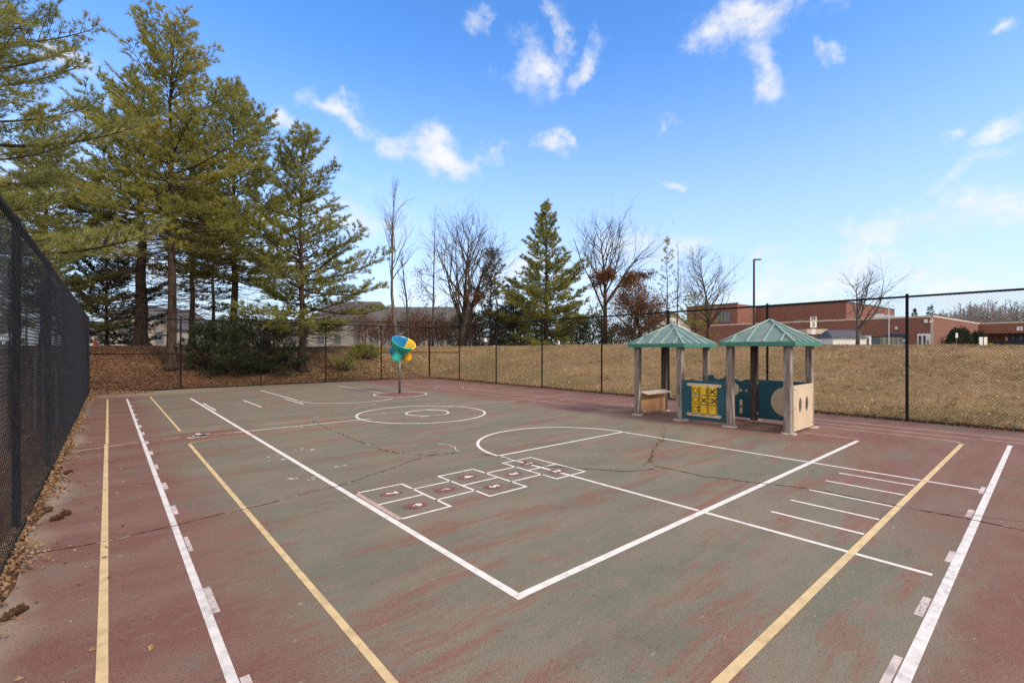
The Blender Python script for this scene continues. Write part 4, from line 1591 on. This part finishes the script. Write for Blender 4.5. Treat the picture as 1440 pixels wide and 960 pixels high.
# pine cones on the court
cones = [(-.47, 4.45, .9, .17, 'long pine cone lying alone on the court nearest the viewer'), (-.33, 6.80, 2.1, .10, 'pine cone at the tip of the leaf drift by the fence'),
         (-.40, 6.66, .3, .11, 'pine cone half buried in the leaf drift by the fence'), (-.49, 7.05, 1.3, .10, 'pine cone lying just above the leaf drift by the fence'),
         (-.43, 9.0, .4, .10, 'farthest pine cone along the foot of the windscreen fence')]
for i, (x, y, an, L, lb) in enumerate(cones):
    mb = MB()
    t = Vector((math.cos(an), math.sin(an), 0))
    q = Vector((-t.y, t.x, 0))
    rc = random.Random(i)
    mb.tube([Vector((x, y, .028)) + t * L * (k / 6 - .5) for k in range(7)], [.006, .017, .022, .022, .019, .013, .004], 8)
    for k in range(60):
        s = rc.uniform(-.46, .46)
        rad = .024 * (1 - abs(s) * 1.2)
        a_ = rc.uniform(0, 2 * PI)
        o_ = q * math.cos(a_) + Vector((0, 0, 1)) * math.sin(a_)
        c_ = Vector((x, y, .028)) + t * L * s + o_ * rad * .7
        w_ = t.cross(o_) * .011
        e_ = c_ + o_ * .02 + t * .012
        if e_.z < .003:
            e_.z = .003
        mb.add([c_ - w_, c_ + w_, e_ + w_ * .5, e_ - w_ * .5], [(0, 1, 2, 3)])
    o = mb.build('pine_cone', M['cone_brown'])
    tag(o, lb, 'pine cone', 'pine cones by the windscreen fence')

# ------------------------------------------------------------------ school
GB = 1.80      # ground level of the plateau
c0 = at(1312, 66, GB)
thu = YAW - math.radians(37)
thv = YAW + math.radians(53)
U = Vector((math.sin(thu), math.cos(thu), 0))      # away to the left
W = Vector((math.sin(thv), math.cos(thv), 0))      # away to the right


def S(u, w, z=GB):
    q = c0 + U * u + W * w
    return Vector((q.x, q.y, z))


def on(px, axis_name, k):
    """where the bearing px crosses the wall line u=k or w=k"""
    d1 = at(px, 1) - Vector((0, 0, 0))
    den = d1.dot(U if axis_name == 'u' else W)
    off = c0.dot(U if axis_name == 'u' else W) + k
    q = d1 * (off / den) - Vector((c0.x, c0.y, 0))
    return q.dot(U), q.dot(W), (d1 * (off / den)).dot(FWD)


def sbox(mb_, u0, u1, w0, w1, z0, z1):
    mb_.obox(S((u0 + u1) / 2, (w0 + w1) / 2, (z0 + z1) / 2), U, W, (0, 0, 1), ((u1 - u0) / 2, (w1 - w0) / 2, (z1 - z0) / 2))


school = thing('school_building', 'long low red brick school with flat roofs beyond the grass bank', 'building', tuple(c0))
zA = 6.15
mb = MB()
sbox(mb, 0, 34, 0, 32.2, GB - 1, zA)
sbox(mb, -40, 0, 32, 60, 4.45, zA)
sbox(mb, -40, 0, 36, 60, GB - 1, 4.45)
mb.build('wall', M['brick'], school)
mb = MB()
sbox(mb, -.08, 34, -.08, .3, zA + .002, zA + .26)
sbox(mb, -.08, .3, .3, 31.9, zA + .002, zA + .26)
sbox(mb, -40, -.08, 31.92, 32.4, zA + .002, zA + .26)
mb.build('coping', M['stone_trim'], school)
mb = MB()
sbox(mb, -.02, .26, -.05, -.004, GB - 1, zA - .01)
mb.build('corner_strip', M['stone_trim'], school)
# gymnasium block behind
gw = 9.0
ug = on(1190, 'w', gw)[0]
ug2 = on(1050, 'w', gw)[0]
dep = on(1190, 'w', gw)[2]
wg = on(1258, 'u', ug)[1]
zG = EYE + 65 * dep / FPX
gym = MB()
sbox(gym, ug, ug2 + 8, gw, wg, zA - .5, zG)
gym.build('gymnasium_wall', M['brick'], school)
mb = MB()
sbox(mb, ug - .06, ug - .004, on(1228, 'u', ug)[1], wg, zA + .3, zG - 1.2)
mb.build('metal_siding', M['metal_siding'], school)
mb = MB()
sbox(mb, ug - .07, ug2 + 8, gw - .07, gw + .2, zG + .002, zG + .2)
sbox(mb, ug - .07, ug + .2, gw + .2, wg, zG + .002, zG + .2)
mb.build('roof_edge', M['lamp_brown'], school)
for px, py in ((1142, 451), (1124, 451)):
    q = on(px, 'w', 4)
    mb = MB()
    sbox(mb, q[0] - .5, q[0] + .5, 3.5, 4.5, zA - .2, zA + .7)
    mb.build('roof_vent', M['steel'], school)

# block at the left end
lw = on(1037, 'u', ug2 - 2)[1]
ul = ug2 - 2
dl_ = on(1037, 'u', ul)[2]
zL = EYE + 63 * dl_ / FPX
lb_ = MB()
ul2 = on(966, 'w', lw)[0]
sbox(lb_, ul, ul2, lw, lw + 14, GB - 1, zL)
lb_.build('tall_wall', M['brick'], school)
mb = MB()
sbox(mb, ul - .06, ul2 + .06, lw - .06, lw + .2, zL + .002, zL + .22)
mb.build('roof_edge', M['lamp_brown'], school)
ua, ub_ = on(1026, 'w', lw)[0], on(1010, 'w', lw)[0]
mb = MB()
sbox(mb, ua, ub_, lw - .06, lw - .004, zL - 3.4, zL - 1.4)
wn = mb.build('window', M['glass'], school)
mb = MB()
for uu in np.linspace(ua, ub_, 4):
    sbox(mb, uu - .05, uu + .05, lw - .10, lw - .062, zL - 3.4, zL - 1.4)
mb.build('window_frame', M['metal_siding'], wn)
mb = MB()
sbox(mb, ul - .05, ul - .004, lw + 1.5, lw + 4.2, GB, 5.2)
mb.build('recessed_door', M['lamp_brown'], school)
mb = MB()
sbox(mb, ul - .6, ul + .0, lw + .9, lw + 9.2, 5.3, 5.55)
mb.build('door_canopy', M['stone_trim'], school)


def wallpart(name, mat, px0, px1, y0, y1, k, pl='w', th=.08, parent=None, lift=.004):
    """a fitting on the long wall, from bearings and heights"""
    a_, b_ = on(px0, pl, k), on(px1, pl, k)
    d_ = (a_[2] + b_[2]) / 2
    mb_ = MB()
    if pl == 'w':
        sbox(mb_, min(a_[0], b_[0]), max(a_[0], b_[0]), k - th - lift, k - lift, zat(y1, d_), zat(y0, d_))
    else:
        sbox(mb_, k - th - lift, k - lift, min(a_[1], b_[1]), max(a_[1], b_[1]), zat(y1, d_), zat(y0, d_))
    return mb_.build(name, M[mat], parent or school)


dr_ = wallpart('door', 'white', 1290, 1309, 469, 489, 0)
wallpart('door_glass', 'glass', 1292, 1296, 472, 488, 0, th=.02, parent=dr_, lift=.09)
wallpart('door_glass', 'glass', 1298.5, 1302, 472, 488, 0, th=.02, parent=dr_, lift=.09)
wallpart('door_glass', 'glass', 1304, 1306, 478, 488, 0, th=.02, parent=dr_, lift=.09)
wallpart('wall_lamp', 'white', 1300, 1305, 449, 454, 0, th=.3)
wallpart('wall_lamp', 'white', 1307.5, 1311, 451, 454, 0, th=.3)
wallpart('wall_lamp', 'white', 1259.5, 1262.5, 459, 463, 0, th=.25)
wallpart('awning', 'navy', 1248, 1276, 470, 473, 0, th=1.2)
wallpart('notice', 'blue', 1264, 1274, 474, 486, 0, th=.06)
wallpart('white_panel', 'white', 1265.5, 1273, 477, 480, 0, th=.03, lift=.07)
pc = wallpart('porch_door', 'navy', 1418, 1440, 470, 490, 36, th=.08)
wallpart('door_glass', 'glass', 1422, 1427, 473, 478, 36, th=.02, parent=pc, lift=.09)
wallpart('door_glass', 'glass', 1434, 1438, 473, 478, 36, th=.02, parent=pc, lift=.09)
wallpart('wall_lamp', 'white', 1430, 1434, 459, 465, 32, th=.2)
wallpart('wall_lamp', 'white', 1435, 1438.5, 459, 465, 32, th=.2)
wallpart('wall_notice', 'white', 1414, 1417.5, 473, 479, 36, th=.05)
wallpart('porch_bench', 'navy', 1393, 1410, 480, 486, 36, th=.4)

# porch with pale parapet left of the long wing's shed
ent = thing('entrance_porch', 'brick entrance porch with pale parapet behind the speed sign', 'porch', tuple(at(1141, 64, GB)))
mb = MB()
q0 = at(1141, 62, GB)
mb.obox(Vector((q0.x, q0.y, zat(466.5, 62))), RGT, FWD, (0, 0, 1), (1.35, 1.2, .32))
mb.build('parapet', M['stone_trim'], ent)
mb = MB()
for dx in (-1.1, 1.1):
    qq = q0 + RGT * dx
    mb.obox(Vector((qq.x, qq.y, (GB - .6 + zat(469.8, 62)) / 2)), RGT, FWD, (0, 0, 1), (.16, .16, (zat(469.8, 62) - GB + .6) / 2))
mb.build('pillar', M['brick'], ent)
mb = MB()
mb.obox(Vector((q0.x, q0.y, (GB + 3.6) / 2 - .2)) + FWD * 1.6, RGT, FWD, (0, 0, 1), (.9, .05, 1.3))
mb.build('door', M['navy'], ent)

# shed
shd = thing('storage_shed', 'white storage shed with dark low roof left of the small spreading tree', 'shed', tuple(at(1184, 56, GB)))
q = at(1182, 57, GB)
mb = MB()
mb.obox(Vector((q.x, q.y, 1.9)), RGT, FWD, (0, 0, 1), (1.95, 1.5, 1.1))
mb.build('wall', M['white'], shd)
mb = MB()
e = zat(473.5, 57)
rp = zat(464, 57)
base4 = [q + RGT * sx * 2.1 + FWD * sy * 1.7 for sx, sy in ((-1, -1), (1, -1), (1, 1), (-1, 1))]
mb.add([Vector((p_.x, p_.y, 3.003)) for p_ in base4] + [Vector(((q + RGT * s_ * 1.7).x, (q + RGT * s_ * 1.7).y, rp)) for s_ in (-1, 1)],
       [(0, 1, 5, 4), (2, 3, 4, 5), (1, 2, 5), (3, 0, 4), (3, 2, 1, 0)])
mb.build('roof', simple('blue_grey_roofing', (.06, .065, .085), .7, (.08, .085, .11), 2), shd)
kb = thing('kiosk', 'narrow white kiosk with flat brown roof right of the small spreading tree', 'kiosk', tuple(at(1216, 58, GB)))
q = at(1216, 58, GB)
mb = MB()
mb.obox(Vector((q.x, q.y, 2.2)), RGT, FWD, (0, 0, 1), (.42, .5, 1.2))
mb.build('wall', M['white'], kb)
mb = MB()
mb.obox(Vector((q.x, q.y, 3.5)), RGT, FWD, (0, 0, 1), (.6, .7, .09))
mb.build('roof', M['lamp_brown'], kb)
mb = MB()
mb.obox(Vector((q.x, q.y, 2.3)) - FWD * .51, RGT, FWD, (0, 0, 1), (.16, .01, .8))
mb.build('door', M['glass'], kb)
dm = thing('waste_container', 'grey green waste container beside the long brick wing', 'container', tuple(at(1246, 60, GB)))
q = at(1246, 61, GB)
mb = MB()
mb.obox(Vector((q.x, q.y, 2.3)), RGT, FWD, (0, 0, 1), (1.45, .9, .95))
mb.build('bin_body', simple('grey_green_metal', (.13, .16, .145), .5, (.10, .12, .11), 2), dm)
mb = MB()
mb.obox(Vector((q.x, q.y, 3.28)), RGT, FWD, (0, 0, 1), (1.5, .95, .03))
mb.build('lid', M['black_metal'], dm)
for k in range(5):
    mb = MB()
    mb.obox(Vector((q.x, q.y, 2.3)) + RGT * (-1.2 + k * .6) - FWD * .93, RGT, FWD, (0, 0, 1), (.03, .028, .9))
    mb.build('rib', M['steel'], dm)

# parked white car, only its upper half shows over the bank
car = thing('parked_car', 'white car parked before the grey green container, only its top showing over the bank', 'car', tuple(at(1250, 62, 1.3)))
q = at(1250, 62, 1.30)


def carpt(x, y, z):
    return q + RGT * y * .9 + FWD * x + Vector((0, 0, z))


side = [(-2.1, .3), (-2.15, .75), (-1.3, .9), (-.75, 1.32), (.55, 1.36), (1.25, .95), (2.1, .85), (2.15, .35)]
mb = MB()
mb.loft([[carpt(x, -.85, z) for x, z in side], [carpt(x, .85, z) for x, z in side]])
mb.build('body', M['white'], car)
mb = MB()
win = [(-1.1, .93), (-.7, 1.27), (.5, 1.30), (1.05, .97)]
mb.loft([[carpt(x, -.856, z) for x, z in win], [carpt(x, -.862, z) for x, z in win]])
mb.build('window', M['glass'], car)
for x in (-1.35, 1.35):
    for y in (-.86, .86):
        mb = MB()
        mb.tube([carpt(x, y - .1, .32), carpt(x, y + .1, .32)], .32, 16)
        mb.build('wheel', M['rubber'], car)

# shrubs and small items before the school
q = at(1349, 62)
bush('large rounded clipped bush before the bright brick wall', q.x, q.y, 3.4, 2.35, 101, M['shrub'], 1700, 2.6, 'clipped_bush', 'clipped bushes by the school', 10, .2, .05, .1)
q = at(1376, 66)
bush('smaller clipped bush to the right of the large rounded bush', q.x, q.y, 2.0, 2.1, 102, M['shrub'], 900, 1.8, 'clipped_bush', 'clipped bushes by the school', 10, .2, .05, .1)
q = at(1393, 60)
bush('low yellow bedding plants right of the white twin boards', q.x, q.y, 1.0, .45, 103, M['yellow_flower'], 160, .6, 'bedding_plant', None, 8, .15, .05, .2)
q = at(1325, 63)
bush('sparse reddish twiggy shrub at the left of the clipped bushes', q.x, q.y, 1.0, 1.5, 104, M['oak_leaf'], 60, .8, 'twiggy_shrub', None, 5, .16, .03, .3)

brd = thing('notice_board', 'white twin panel notice board standing right of the clipped bushes', 'board', tuple(at(1382, 56, GB)))
for dx in (-.27, .27):
    q = at(1382.5, 56, 0) + RGT * dx
    mb = MB()
    mb.obox(Vector((q.x, q.y, 2.62)), RGT, FWD, (0, 0, 1), (.2, .03, .5))
    mb.build('panel', M['white'], brd)
for dx in (-.43, 0, .43):
    q = at(1382.5, 56, 0) + RGT * dx + FWD * .06
    mb = MB()
    mb.tube([(q.x, q.y, 1.6), (q.x, q.y, 3.1)], .03, 8)
    mb.build('leg', M['blue'], brd)

sp = thing('sign_post', 'thin post with a small pale sign in front of the large rounded bush', 'sign', tuple(at(1345, 52, GB)))
q = at(1345, 52, 0)
MB().tube([(q.x, q.y, 1.6), (q.x, q.y, 3.6)], .025, 8).build('post', M['steel'], sp)
mb = MB()
mb.obox(Vector((q.x, q.y, 3.2)) - FWD * .035, RGT, FWD, (0, 0, 1), (.13, .008, .26))
mb.build('sign_plate', M['white'], sp)

# speed limit sign
ss_ = thing('speed_limit_sign', 'white speed limit five sign on a post above the nearer hut roof', 'sign', tuple(at(1143.5, 44, GB)))
q = at(1143.5, 44, 0)
MB().tube([(q.x, q.y, 1.6), (q.x, q.y, zat(444, 44))], .032, 8).build('post', M['steel'], ss_)


def plate_text(y0, y1, halfw, txt, th_, name):
    zc, hz_ = (zat(y0, 44) + zat(y1, 44)) / 2, (zat(y0, 44) - zat(y1, 44)) / 2
    c_ = Vector((q.x, q.y, zc)) - FWD * .045
    mb_ = MB()
    mb_.obox(c_, RGT, FWD, (0, 0, 1), (halfw, .008, hz_))
    pl_ = mb_.build(name, M['white'], ss_)
    if txt:
        vs, fs = text_mesh(txt, th_, .012)
        mb_ = MB()
        mb_.add([c_ - FWD * .012 + RGT * v_.x + Vector((0, 0, v_.y)) for v_ in vs], fs)
        mb_.build('lettering', M['mark_black'], pl_)
    return pl_


plate_text(445.2, 450.8, .30, 'SPEED\nLIMIT', .125, 'upper_plate')
plate_text(451.6, 460.6, .30, '5', .40, 'lower_plate')
plate_text(462.5, 470, .2, '', .1, 'small_plate')

# light pole
lp = thing('light_pole', 'tall dark bronze light pole with a single flat head behind the nearer hut', 'lamp post', tuple(at(1060, 50, GB)))
q = at(1060.3, 50, 0)
zt = zat(365, 50)
MB().tube([(q.x, q.y, 1.5), (q.x, q.y, zt)], [.13, .10], 10).build('pole', M['lamp_brown'], lp)
mb = MB()
mb.obox(Vector((q.x, q.y, zt + .0)) + RGT * .36, RGT, FWD, (0, 0, 1), (.36, .16, .05))
mb.build('lamp_head', M['lamp_brown'], lp)
MB().tube([(q.x, q.y, 1.5), (q.x, q.y, 2.3)], .26, 12).build('base', M['concrete'], lp)
fpole = thing('flag_pole', 'thin white pole rising over the long brick wing', 'pole', tuple(at(1250, 60, GB)))
q = at(1250, 60, 0)
MB().tube([(q.x, q.y, 1.6), (q.x, q.y, zat(426, 60))], .04, 8).build('pole', M['white'], fpole)
MB().tube([(q.x, q.y, zat(426, 60)), (q.x, q.y, zat(425, 60))], [.07, .02], 8).build('finial', M['steel'], fpole)
for i, px in enumerate((1286, 1308.5)):
    pine(('narrow dark conifer rising over the school roof, left of the pair', 'narrow dark conifer rising over the school roof, right of the pair')[i], *P2(px, 128), (10.6, 11.8)[i], .2, .35, 1.3, 110 + i, M['pine_dark'], .5, 8, .4, .09, .8, 0, .6, group='two conifers behind the school roof')

# ------------------------------------------------------------------ houses beyond the pines
def house(label, px, d, wd, dp, eave, ridge, wallm, roofm, hip=0.0, group=None, wins=(), yaw=0.0, gable_front=False):
    b = at(px, d, GB)
    root = thing('house', label, 'house', tuple(b), group)
    ax = (RGT * math.cos(yaw) + FWD * math.sin(yaw))
    ay = (FWD * math.cos(yaw) - RGT * math.sin(yaw))

    def H_(x, y, z):
        return b + ax * x + ay * y + Vector((0, 0, z))
    mb_ = MB()
    if gable_front:
        pf = [(-wd / 2, -1.2), (wd / 2, -1.2), (wd / 2, eave), (0, ridge), (-wd / 2, eave)]
        mb_.loft([[H_(x, 0, z) for x, z in pf], [H_(x, dp, z) for x, z in pf]])
    else:
        pf = [(0, -1.2), (dp, -1.2), (dp, eave), (dp / 2, ridge - .05 if not hip else eave), (0, eave)]
        mb_.loft([[H_(-wd / 2, y, z) for y, z in pf], [H_(wd / 2, y, z) for y, z in pf]])
    mb_.build('wall', wallm, root)
    rf = MB()
    ov, th_ = .4, .16
    if gable_front:
        for s_ in (-1, 1):
            sl = (ridge - eave) / (wd / 2)
            a_ = [(0, ridge + .02), (s_ * (wd / 2 + ov), eave - ov * sl + .02), (s_ * (wd / 2 + ov), eave - ov * sl + .02 + th_), (0, ridge + .02 + th_)]
            rf.loft([[H_(x, -ov, z) for x, z in a_], [H_(x, dp + ov, z) for x, z in a_]])
    else:
        sl = (ridge - eave) / (dp / 2)
        e_ = eave - ov * sl + .03
        vs = [H_(-wd / 2 - ov, -ov, e_), H_(wd / 2 + ov, -ov, e_), H_(wd / 2 + ov, dp + ov, e_), H_(-wd / 2 - ov, dp + ov, e_),
              H_(-wd / 2 - ov + hip, dp / 2, ridge), H_(wd / 2 + ov - hip, dp / 2, ridge)]
        rf.add(vs, [(0, 1, 5, 4), (2, 3, 4, 5), (1, 2, 5), (3, 0, 4), (3, 2, 1, 0)])
    rf.build('roof', roofm, root)
    for (x, z, w_, h_) in wins:
        f_ = MB()
        f_.obox(H_(x, -.03, z), ax, ay, (0, 0, 1), (w_ / 2 + .1, .025, h_ / 2 + .1))
        fo = f_.build('window', M['trim'], root)
        g_ = MB()
        g_.obox(H_(x, -.065, z), ax, ay, (0, 0, 1), (w_ / 2, .006, h_ / 2))
        g_.build('pane', M['glass'], fo)
    return root


tw = [(x, z, 1.1, 1.4) for x in (-9, -6.6, -3.2, -.8, 2.2, 4.6, 7.2, 9.6) for z in (1.6, 3.5)]
M['trim'] = simple('dull_window_trim', (.30, .29, .28), .7)
house('long pale townhouse with grey hipped roof behind the slender bare trees', 572, 78, 21, 10, 4.6, 7.3, M['siding'], M['roofing'], 3.5, 'houses beyond the pines', tw)
house('pale house with a dark window just right of the cone shaped pine', 488, 72, 12, 9, 4.4, 7.6, M['siding'], M['roofing'], 2.5, 'houses beyond the pines', [(x, z, 1.0, 1.4) for x in (-4, -1.4, 1.6, 4.2) for z in (1.4, 3.4)])
house('beige gabled house seen between the thick pine trunks', 193, 60, 9.0, 10, 2.6, 5.4, M['siding_tan'], M['roofing'], 0, 'houses beyond the pines', [(2.9, 1.3, 1.0, 1.5), (-1.2, 1.3, 1.0, 1.5)], 0, True)
house('white low house behind the crest next to the windscreen corner', 128, 66, 7, 8, 2.0, 3.4, M['white'], M['roofing'], 0, 'houses beyond the pines', [(-1.5, 1, .9, 1.1), (1.5, 1, .9, 1.1)])
house('grey blue roofed house low behind the straight dark pine', 345, 74, 20, 10, 2.4, 4.9, M['siding'], M['roofing'], 2, 'houses beyond the pines', [(x, 1.2, 1.0, 1.3) for x in (-7, -3.5, 0, 3.5, 7)])
house('white house with tall gable showing beside the school', 946, 92, 7, 10, 4.2, 7.0, M['white'], M['roofing'], 0, 'houses beyond the pines', [(1.8, 2.6, 1, 1.6), (-1.2, 2.6, 1, 1.6)], 0, True)

# small items on the crest
def stake(name, label, cat, px, d, y0, w, h, mat):
    b = at(px, d, 0)
    g0 = gz((b.x, b.y))
    root = thing(name, label, cat, (b.x, b.y, g0))
    zz = zat(y0, d)
    MB().tube([(b.x, b.y, g0 - .1), (b.x, b.y, zz)], .03, 8).build('post', M['bark_grey'], root)
    mb_ = MB()
    mb_.bbox((b.x - w / 2, b.y - w / 2, zz - h * .3), (b.x + w / 2, b.y + w / 2, zz + h * .7), .02)
    mb_.build('box', M[mat], root)


stake('nest_box', 'small white nest box on a post behind the far bank', 'nest box', 682, 38, 479, .22, .30, 'white')
stake('marker_post', 'short white marker post below the broad olive pine', 'post', 785.5, 38, 483, .14, .32, 'white')
b = at(134, 30, 0)
g0 = gz((b.x, b.y))
cn = thing('traffic_cone', 'orange traffic cone on the crest beside the windscreen corner', 'cone', (b.x, b.y, g0))
MB().bbox((b.x - .2, b.y - .2, g0 - .02), (b.x + .2, b.y + .2, g0 + .04), .01).build('base', M['orange'], cn)
MB().tube([(b.x, b.y, g0 + .04), (b.x, b.y, g0 + .6)], [.14, .035], 14).build('body', M['orange'], cn)

# far leafless wood on the right, one mass
rng = np.random.default_rng(120)
A, B, RA, RB = [], [], [], []
for i in range(420):
    px = 1262 + rng.random() ** .85 * 330
    d = rng.uniform(150, 185)
    b = at(px, d, GB - 1)
    H = (zat(430 if px > 1380 else 452 - 22 * (px - 1262) / 118, 165) - GB) * rng.uniform(.85, 1.1) + 1
    top = np.array([b.x + rng.normal() * .6, b.y + rng.normal() * .6, b.z + H])
    b_ = np.array(b)
    A.append(b_); B.append(top); RA.append(.22); RB.append(.05)
    for k in range(16):
        t = rng.uniform(.3, .98)
        s = b_ + (top - b_) * t
        L = H * .34 * (1.15 - t)
        e = s + np.array([rng.normal() * .55, rng.normal() * .55, .75]) * L
        A.append(s); B.append(e); RA.append(.09); RB.append(.03)
        for _ in range(2):
            s2 = s + (e - s) * rng.uniform(.3, .9)
            A.append(s2); B.append(s2 + np.array([rng.normal() * .5, rng.normal() * .5, .5]) * L * .6); RA.append(.05); RB.append(.02)
V, F_ = segs_mesh(A, B, RA, RB, 3)
o = npmesh('woods', V, F_, simple('far_bare_branches', (.36, .32, .30), .9, (.26, .23, .21), .3))
tag(o, 'distant grey leafless wood behind the right end of the school', 'woods', kind='stuff')

# ------------------------------------------------------------------ sky, sun, camera
SUN_EL = math.radians(36)
sd = (RGT * .78 - FWD * .62).normalized()
SUN_AZ = math.atan2(sd.x, sd.y)
w = bpy.data.worlds.new('World')
SC.world = w
w.use_nodes = True
nt = NT(w.node_tree)
bg = nt.n['Background']
sky = nt.node('ShaderNodeTexSky', sky_type='NISHITA')
sky.sun_disc = False
sky.sun_elevation = SUN_EL
sky.sun_rotation = SUN_AZ
sky.altitude = 0
sky.air_density = 1.0
sky.dust_density = .6
sky.ozone_density = 2.5
hs = nt.node('ShaderNodeHueSaturation')
hs.inputs['Saturation'].default_value = 1.22
hs.inputs['Value'].default_value = 1.0
nt.l.new(sky.outputs[0], hs.inputs['Color'])
dirn = nt.node('ShaderNodeTexCoord').outputs['Generated']
nrm = nt.vm('NORMALIZE', dirn)
warp = nt.vm('SCALE', nt.vm('SUBTRACT', nt.noise(nrm, 7, 4, .6, 0, 'Color'), (.5, .5, .5)), .16)
nw = nt.vm('ADD', nrm, warp)
fb = nt.noise(nt.scl(nrm, (1, 1, 1.5)), 10, 10, .68, .15)
CL = [  # px, py, half width, half height, tilt, strength
    (1060, 35, 85, 42, 0, 1.15), (1000, 60, 48, 30, -.5, .95), (1075, 95, 24, 50, .1, 1.05), (1160, 65, 10, 18, 0, .72),
    (470, 165, 55, 20, -.42, 1.0), (550, 195, 60, 22, -.42, 1.0), (630, 232, 58, 26, -.3, 1.2), (395, 165, 22, 26, -.6, 1.0),
    (680, 30, 34, 20, -.5, 1.0), (752, 88, 38, 40, 0, .98), (780, 30, 17, 34, .3, .95), (815, 92, 16, 36, -.5, .95),
    (765, 197, 44, 17, -.2, 1.0), (800, 188, 30, 12, -.3, .85), (955, 255, 26, 12, -.3, .9), (945, 176, 26, 9, -.3, .72),
    (1415, 168, 46, 18, .25, .82), (1320, 182, 14, 12, .7, .8), (1425, 38, 24, 14, 0, .9),
    (1290, 272, 150, 15, .42, .70), (1310, 310, 210, 46, .2, .82),
    (1085, 358, 50, 18, 0, .9), (1250, 385, 230, 40, .05, .92), (1130, 415, 160, 22, 0, .9), (1380, 400, 120, 24, 0, .9), (1420, 358, 40, 12, 0, .75), (900, 345, 150, 34, -.1, .8),
    (700, 400, 220, 60, 0, .78), (520, 300, 130, 70, -.3, .74), (690, 215, 40, 10, .5, .7), (120, 105, 60, 22, -.2, 1.0), (60, 260, 130, 60, 0, .85), (260, 330, 190, 100, 0, .9)]
tot = None
for (px, py, a_, b_, tl, st_) in CL:
    d = (RGT * (px - 720) / FPX + FWD + Vector((0, 0, (490 - py) / FPX)))
    k = 1 / d.length
    c_ = d * k
    hu = Vector((0, 0, 1)).cross(c_).normalized() * -1
    up = hu.cross(c_).normalized()
    if up.z < 0:
        up = -up
    u2 = hu * math.cos(tl) + up * math.sin(tl)
    v2 = up * math.cos(tl) - hu * math.sin(tl)
    s1_ = nt.vm('DOT_PRODUCT', nw, tuple(u2 / (a_ / FPX * k)))
    s2_ = nt.vm('DOT_PRODUCT', nw, tuple(v2 / (b_ / FPX * k)))
    r2 = nt.m('ADD', nt.m('MULTIPLY', s1_, s1_), nt.m('MULTIPLY', s2_, s2_))
    g_ = nt.m('MULTIPLY', nt.m('EXPONENT', nt.m('MULTIPLY', r2, -.8)), st_)
    tot = g_ if tot is None else nt.m('MAXIMUM', tot, g_)
dens_ = nt.ss(nt.m('ADD', tot, nt.m('MULTIPLY', nt.m('SUBTRACT', fb, .5), 2.1)), .36, 1.34)
elev = nt.sep(nrm)[2]
low = nt.ss(elev, .58, .0, 0, .76)
tint = nt.mix(1.0, hs.outputs[0], (.98, 1.08, 1.25), 'MULTIPLY')
skyc = nt.mix(low, tint, (2.75, 3.2, 3.9))
# thin bright overcast added out of view, overhead and behind, to neutralise blue light
back = nt.m('MAXIMUM', nt.ss(nt.vm('DOT_PRODUCT', nrm, tuple(FWD)), .22, -.30), nt.ss(elev, .66, .92))
cloudc = nt.mix(nt.ss(fb, .35, .7), (3.15, 3.25, 3.4), (3.75, 3.74, 3.74))
cloudc = nt.mix(back, cloudc, (5.2, 4.85, 4.4))
final = nt.mix(nt.m('MAXIMUM', nt.m('MULTIPLY', dens_, .93), nt.m('MULTIPLY', back, .9)), skyc, cloudc)
nt.l.new(final, bg.inputs['Color'])
bg.inputs['Strength'].default_value = .13

sl = bpy.data.lights.new('sun', 'SUN')
sl.energy = 1.5
sl.angle = math.radians(11)
sl.color = (1, .88, .72)
so = bpy.data.objects.new('sun', sl)
COL.objects.link(so)
to_sun = Vector((sd.x * math.cos(SUN_EL), sd.y * math.cos(SUN_EL), math.sin(SUN_EL)))
so.rotation_euler = to_sun.to_track_quat('Z', 'Y').to_euler()

cam = bpy.data.cameras.new('camera')
co = bpy.data.objects.new('camera', cam)
COL.objects.link(co)
co.location = (0, 0, EYE)
co.rotation_euler = (math.radians(90), 0, -YAW)
cam.sensor_width = 36
cam.lens = 36 * FPX / 1440
cam.shift_y = 10 / 1440
cam.clip_start = .05
cam.clip_end = 3000
SC.camera = co

for o in bpy.data.objects:
    if '_loc' in o:
        del o['_loc']

vs_ = SC.view_settings
vs_.view_transform = 'Standard'
vs_.look = 'None'
vs_.exposure = 1.05
vs_.gamma = 1
vs_.use_curve_mapping = False
SC.cycles.max_bounces = 6
SC.cycles.transparent_max_bounces = 16
SC.cycles.use_denoising = False
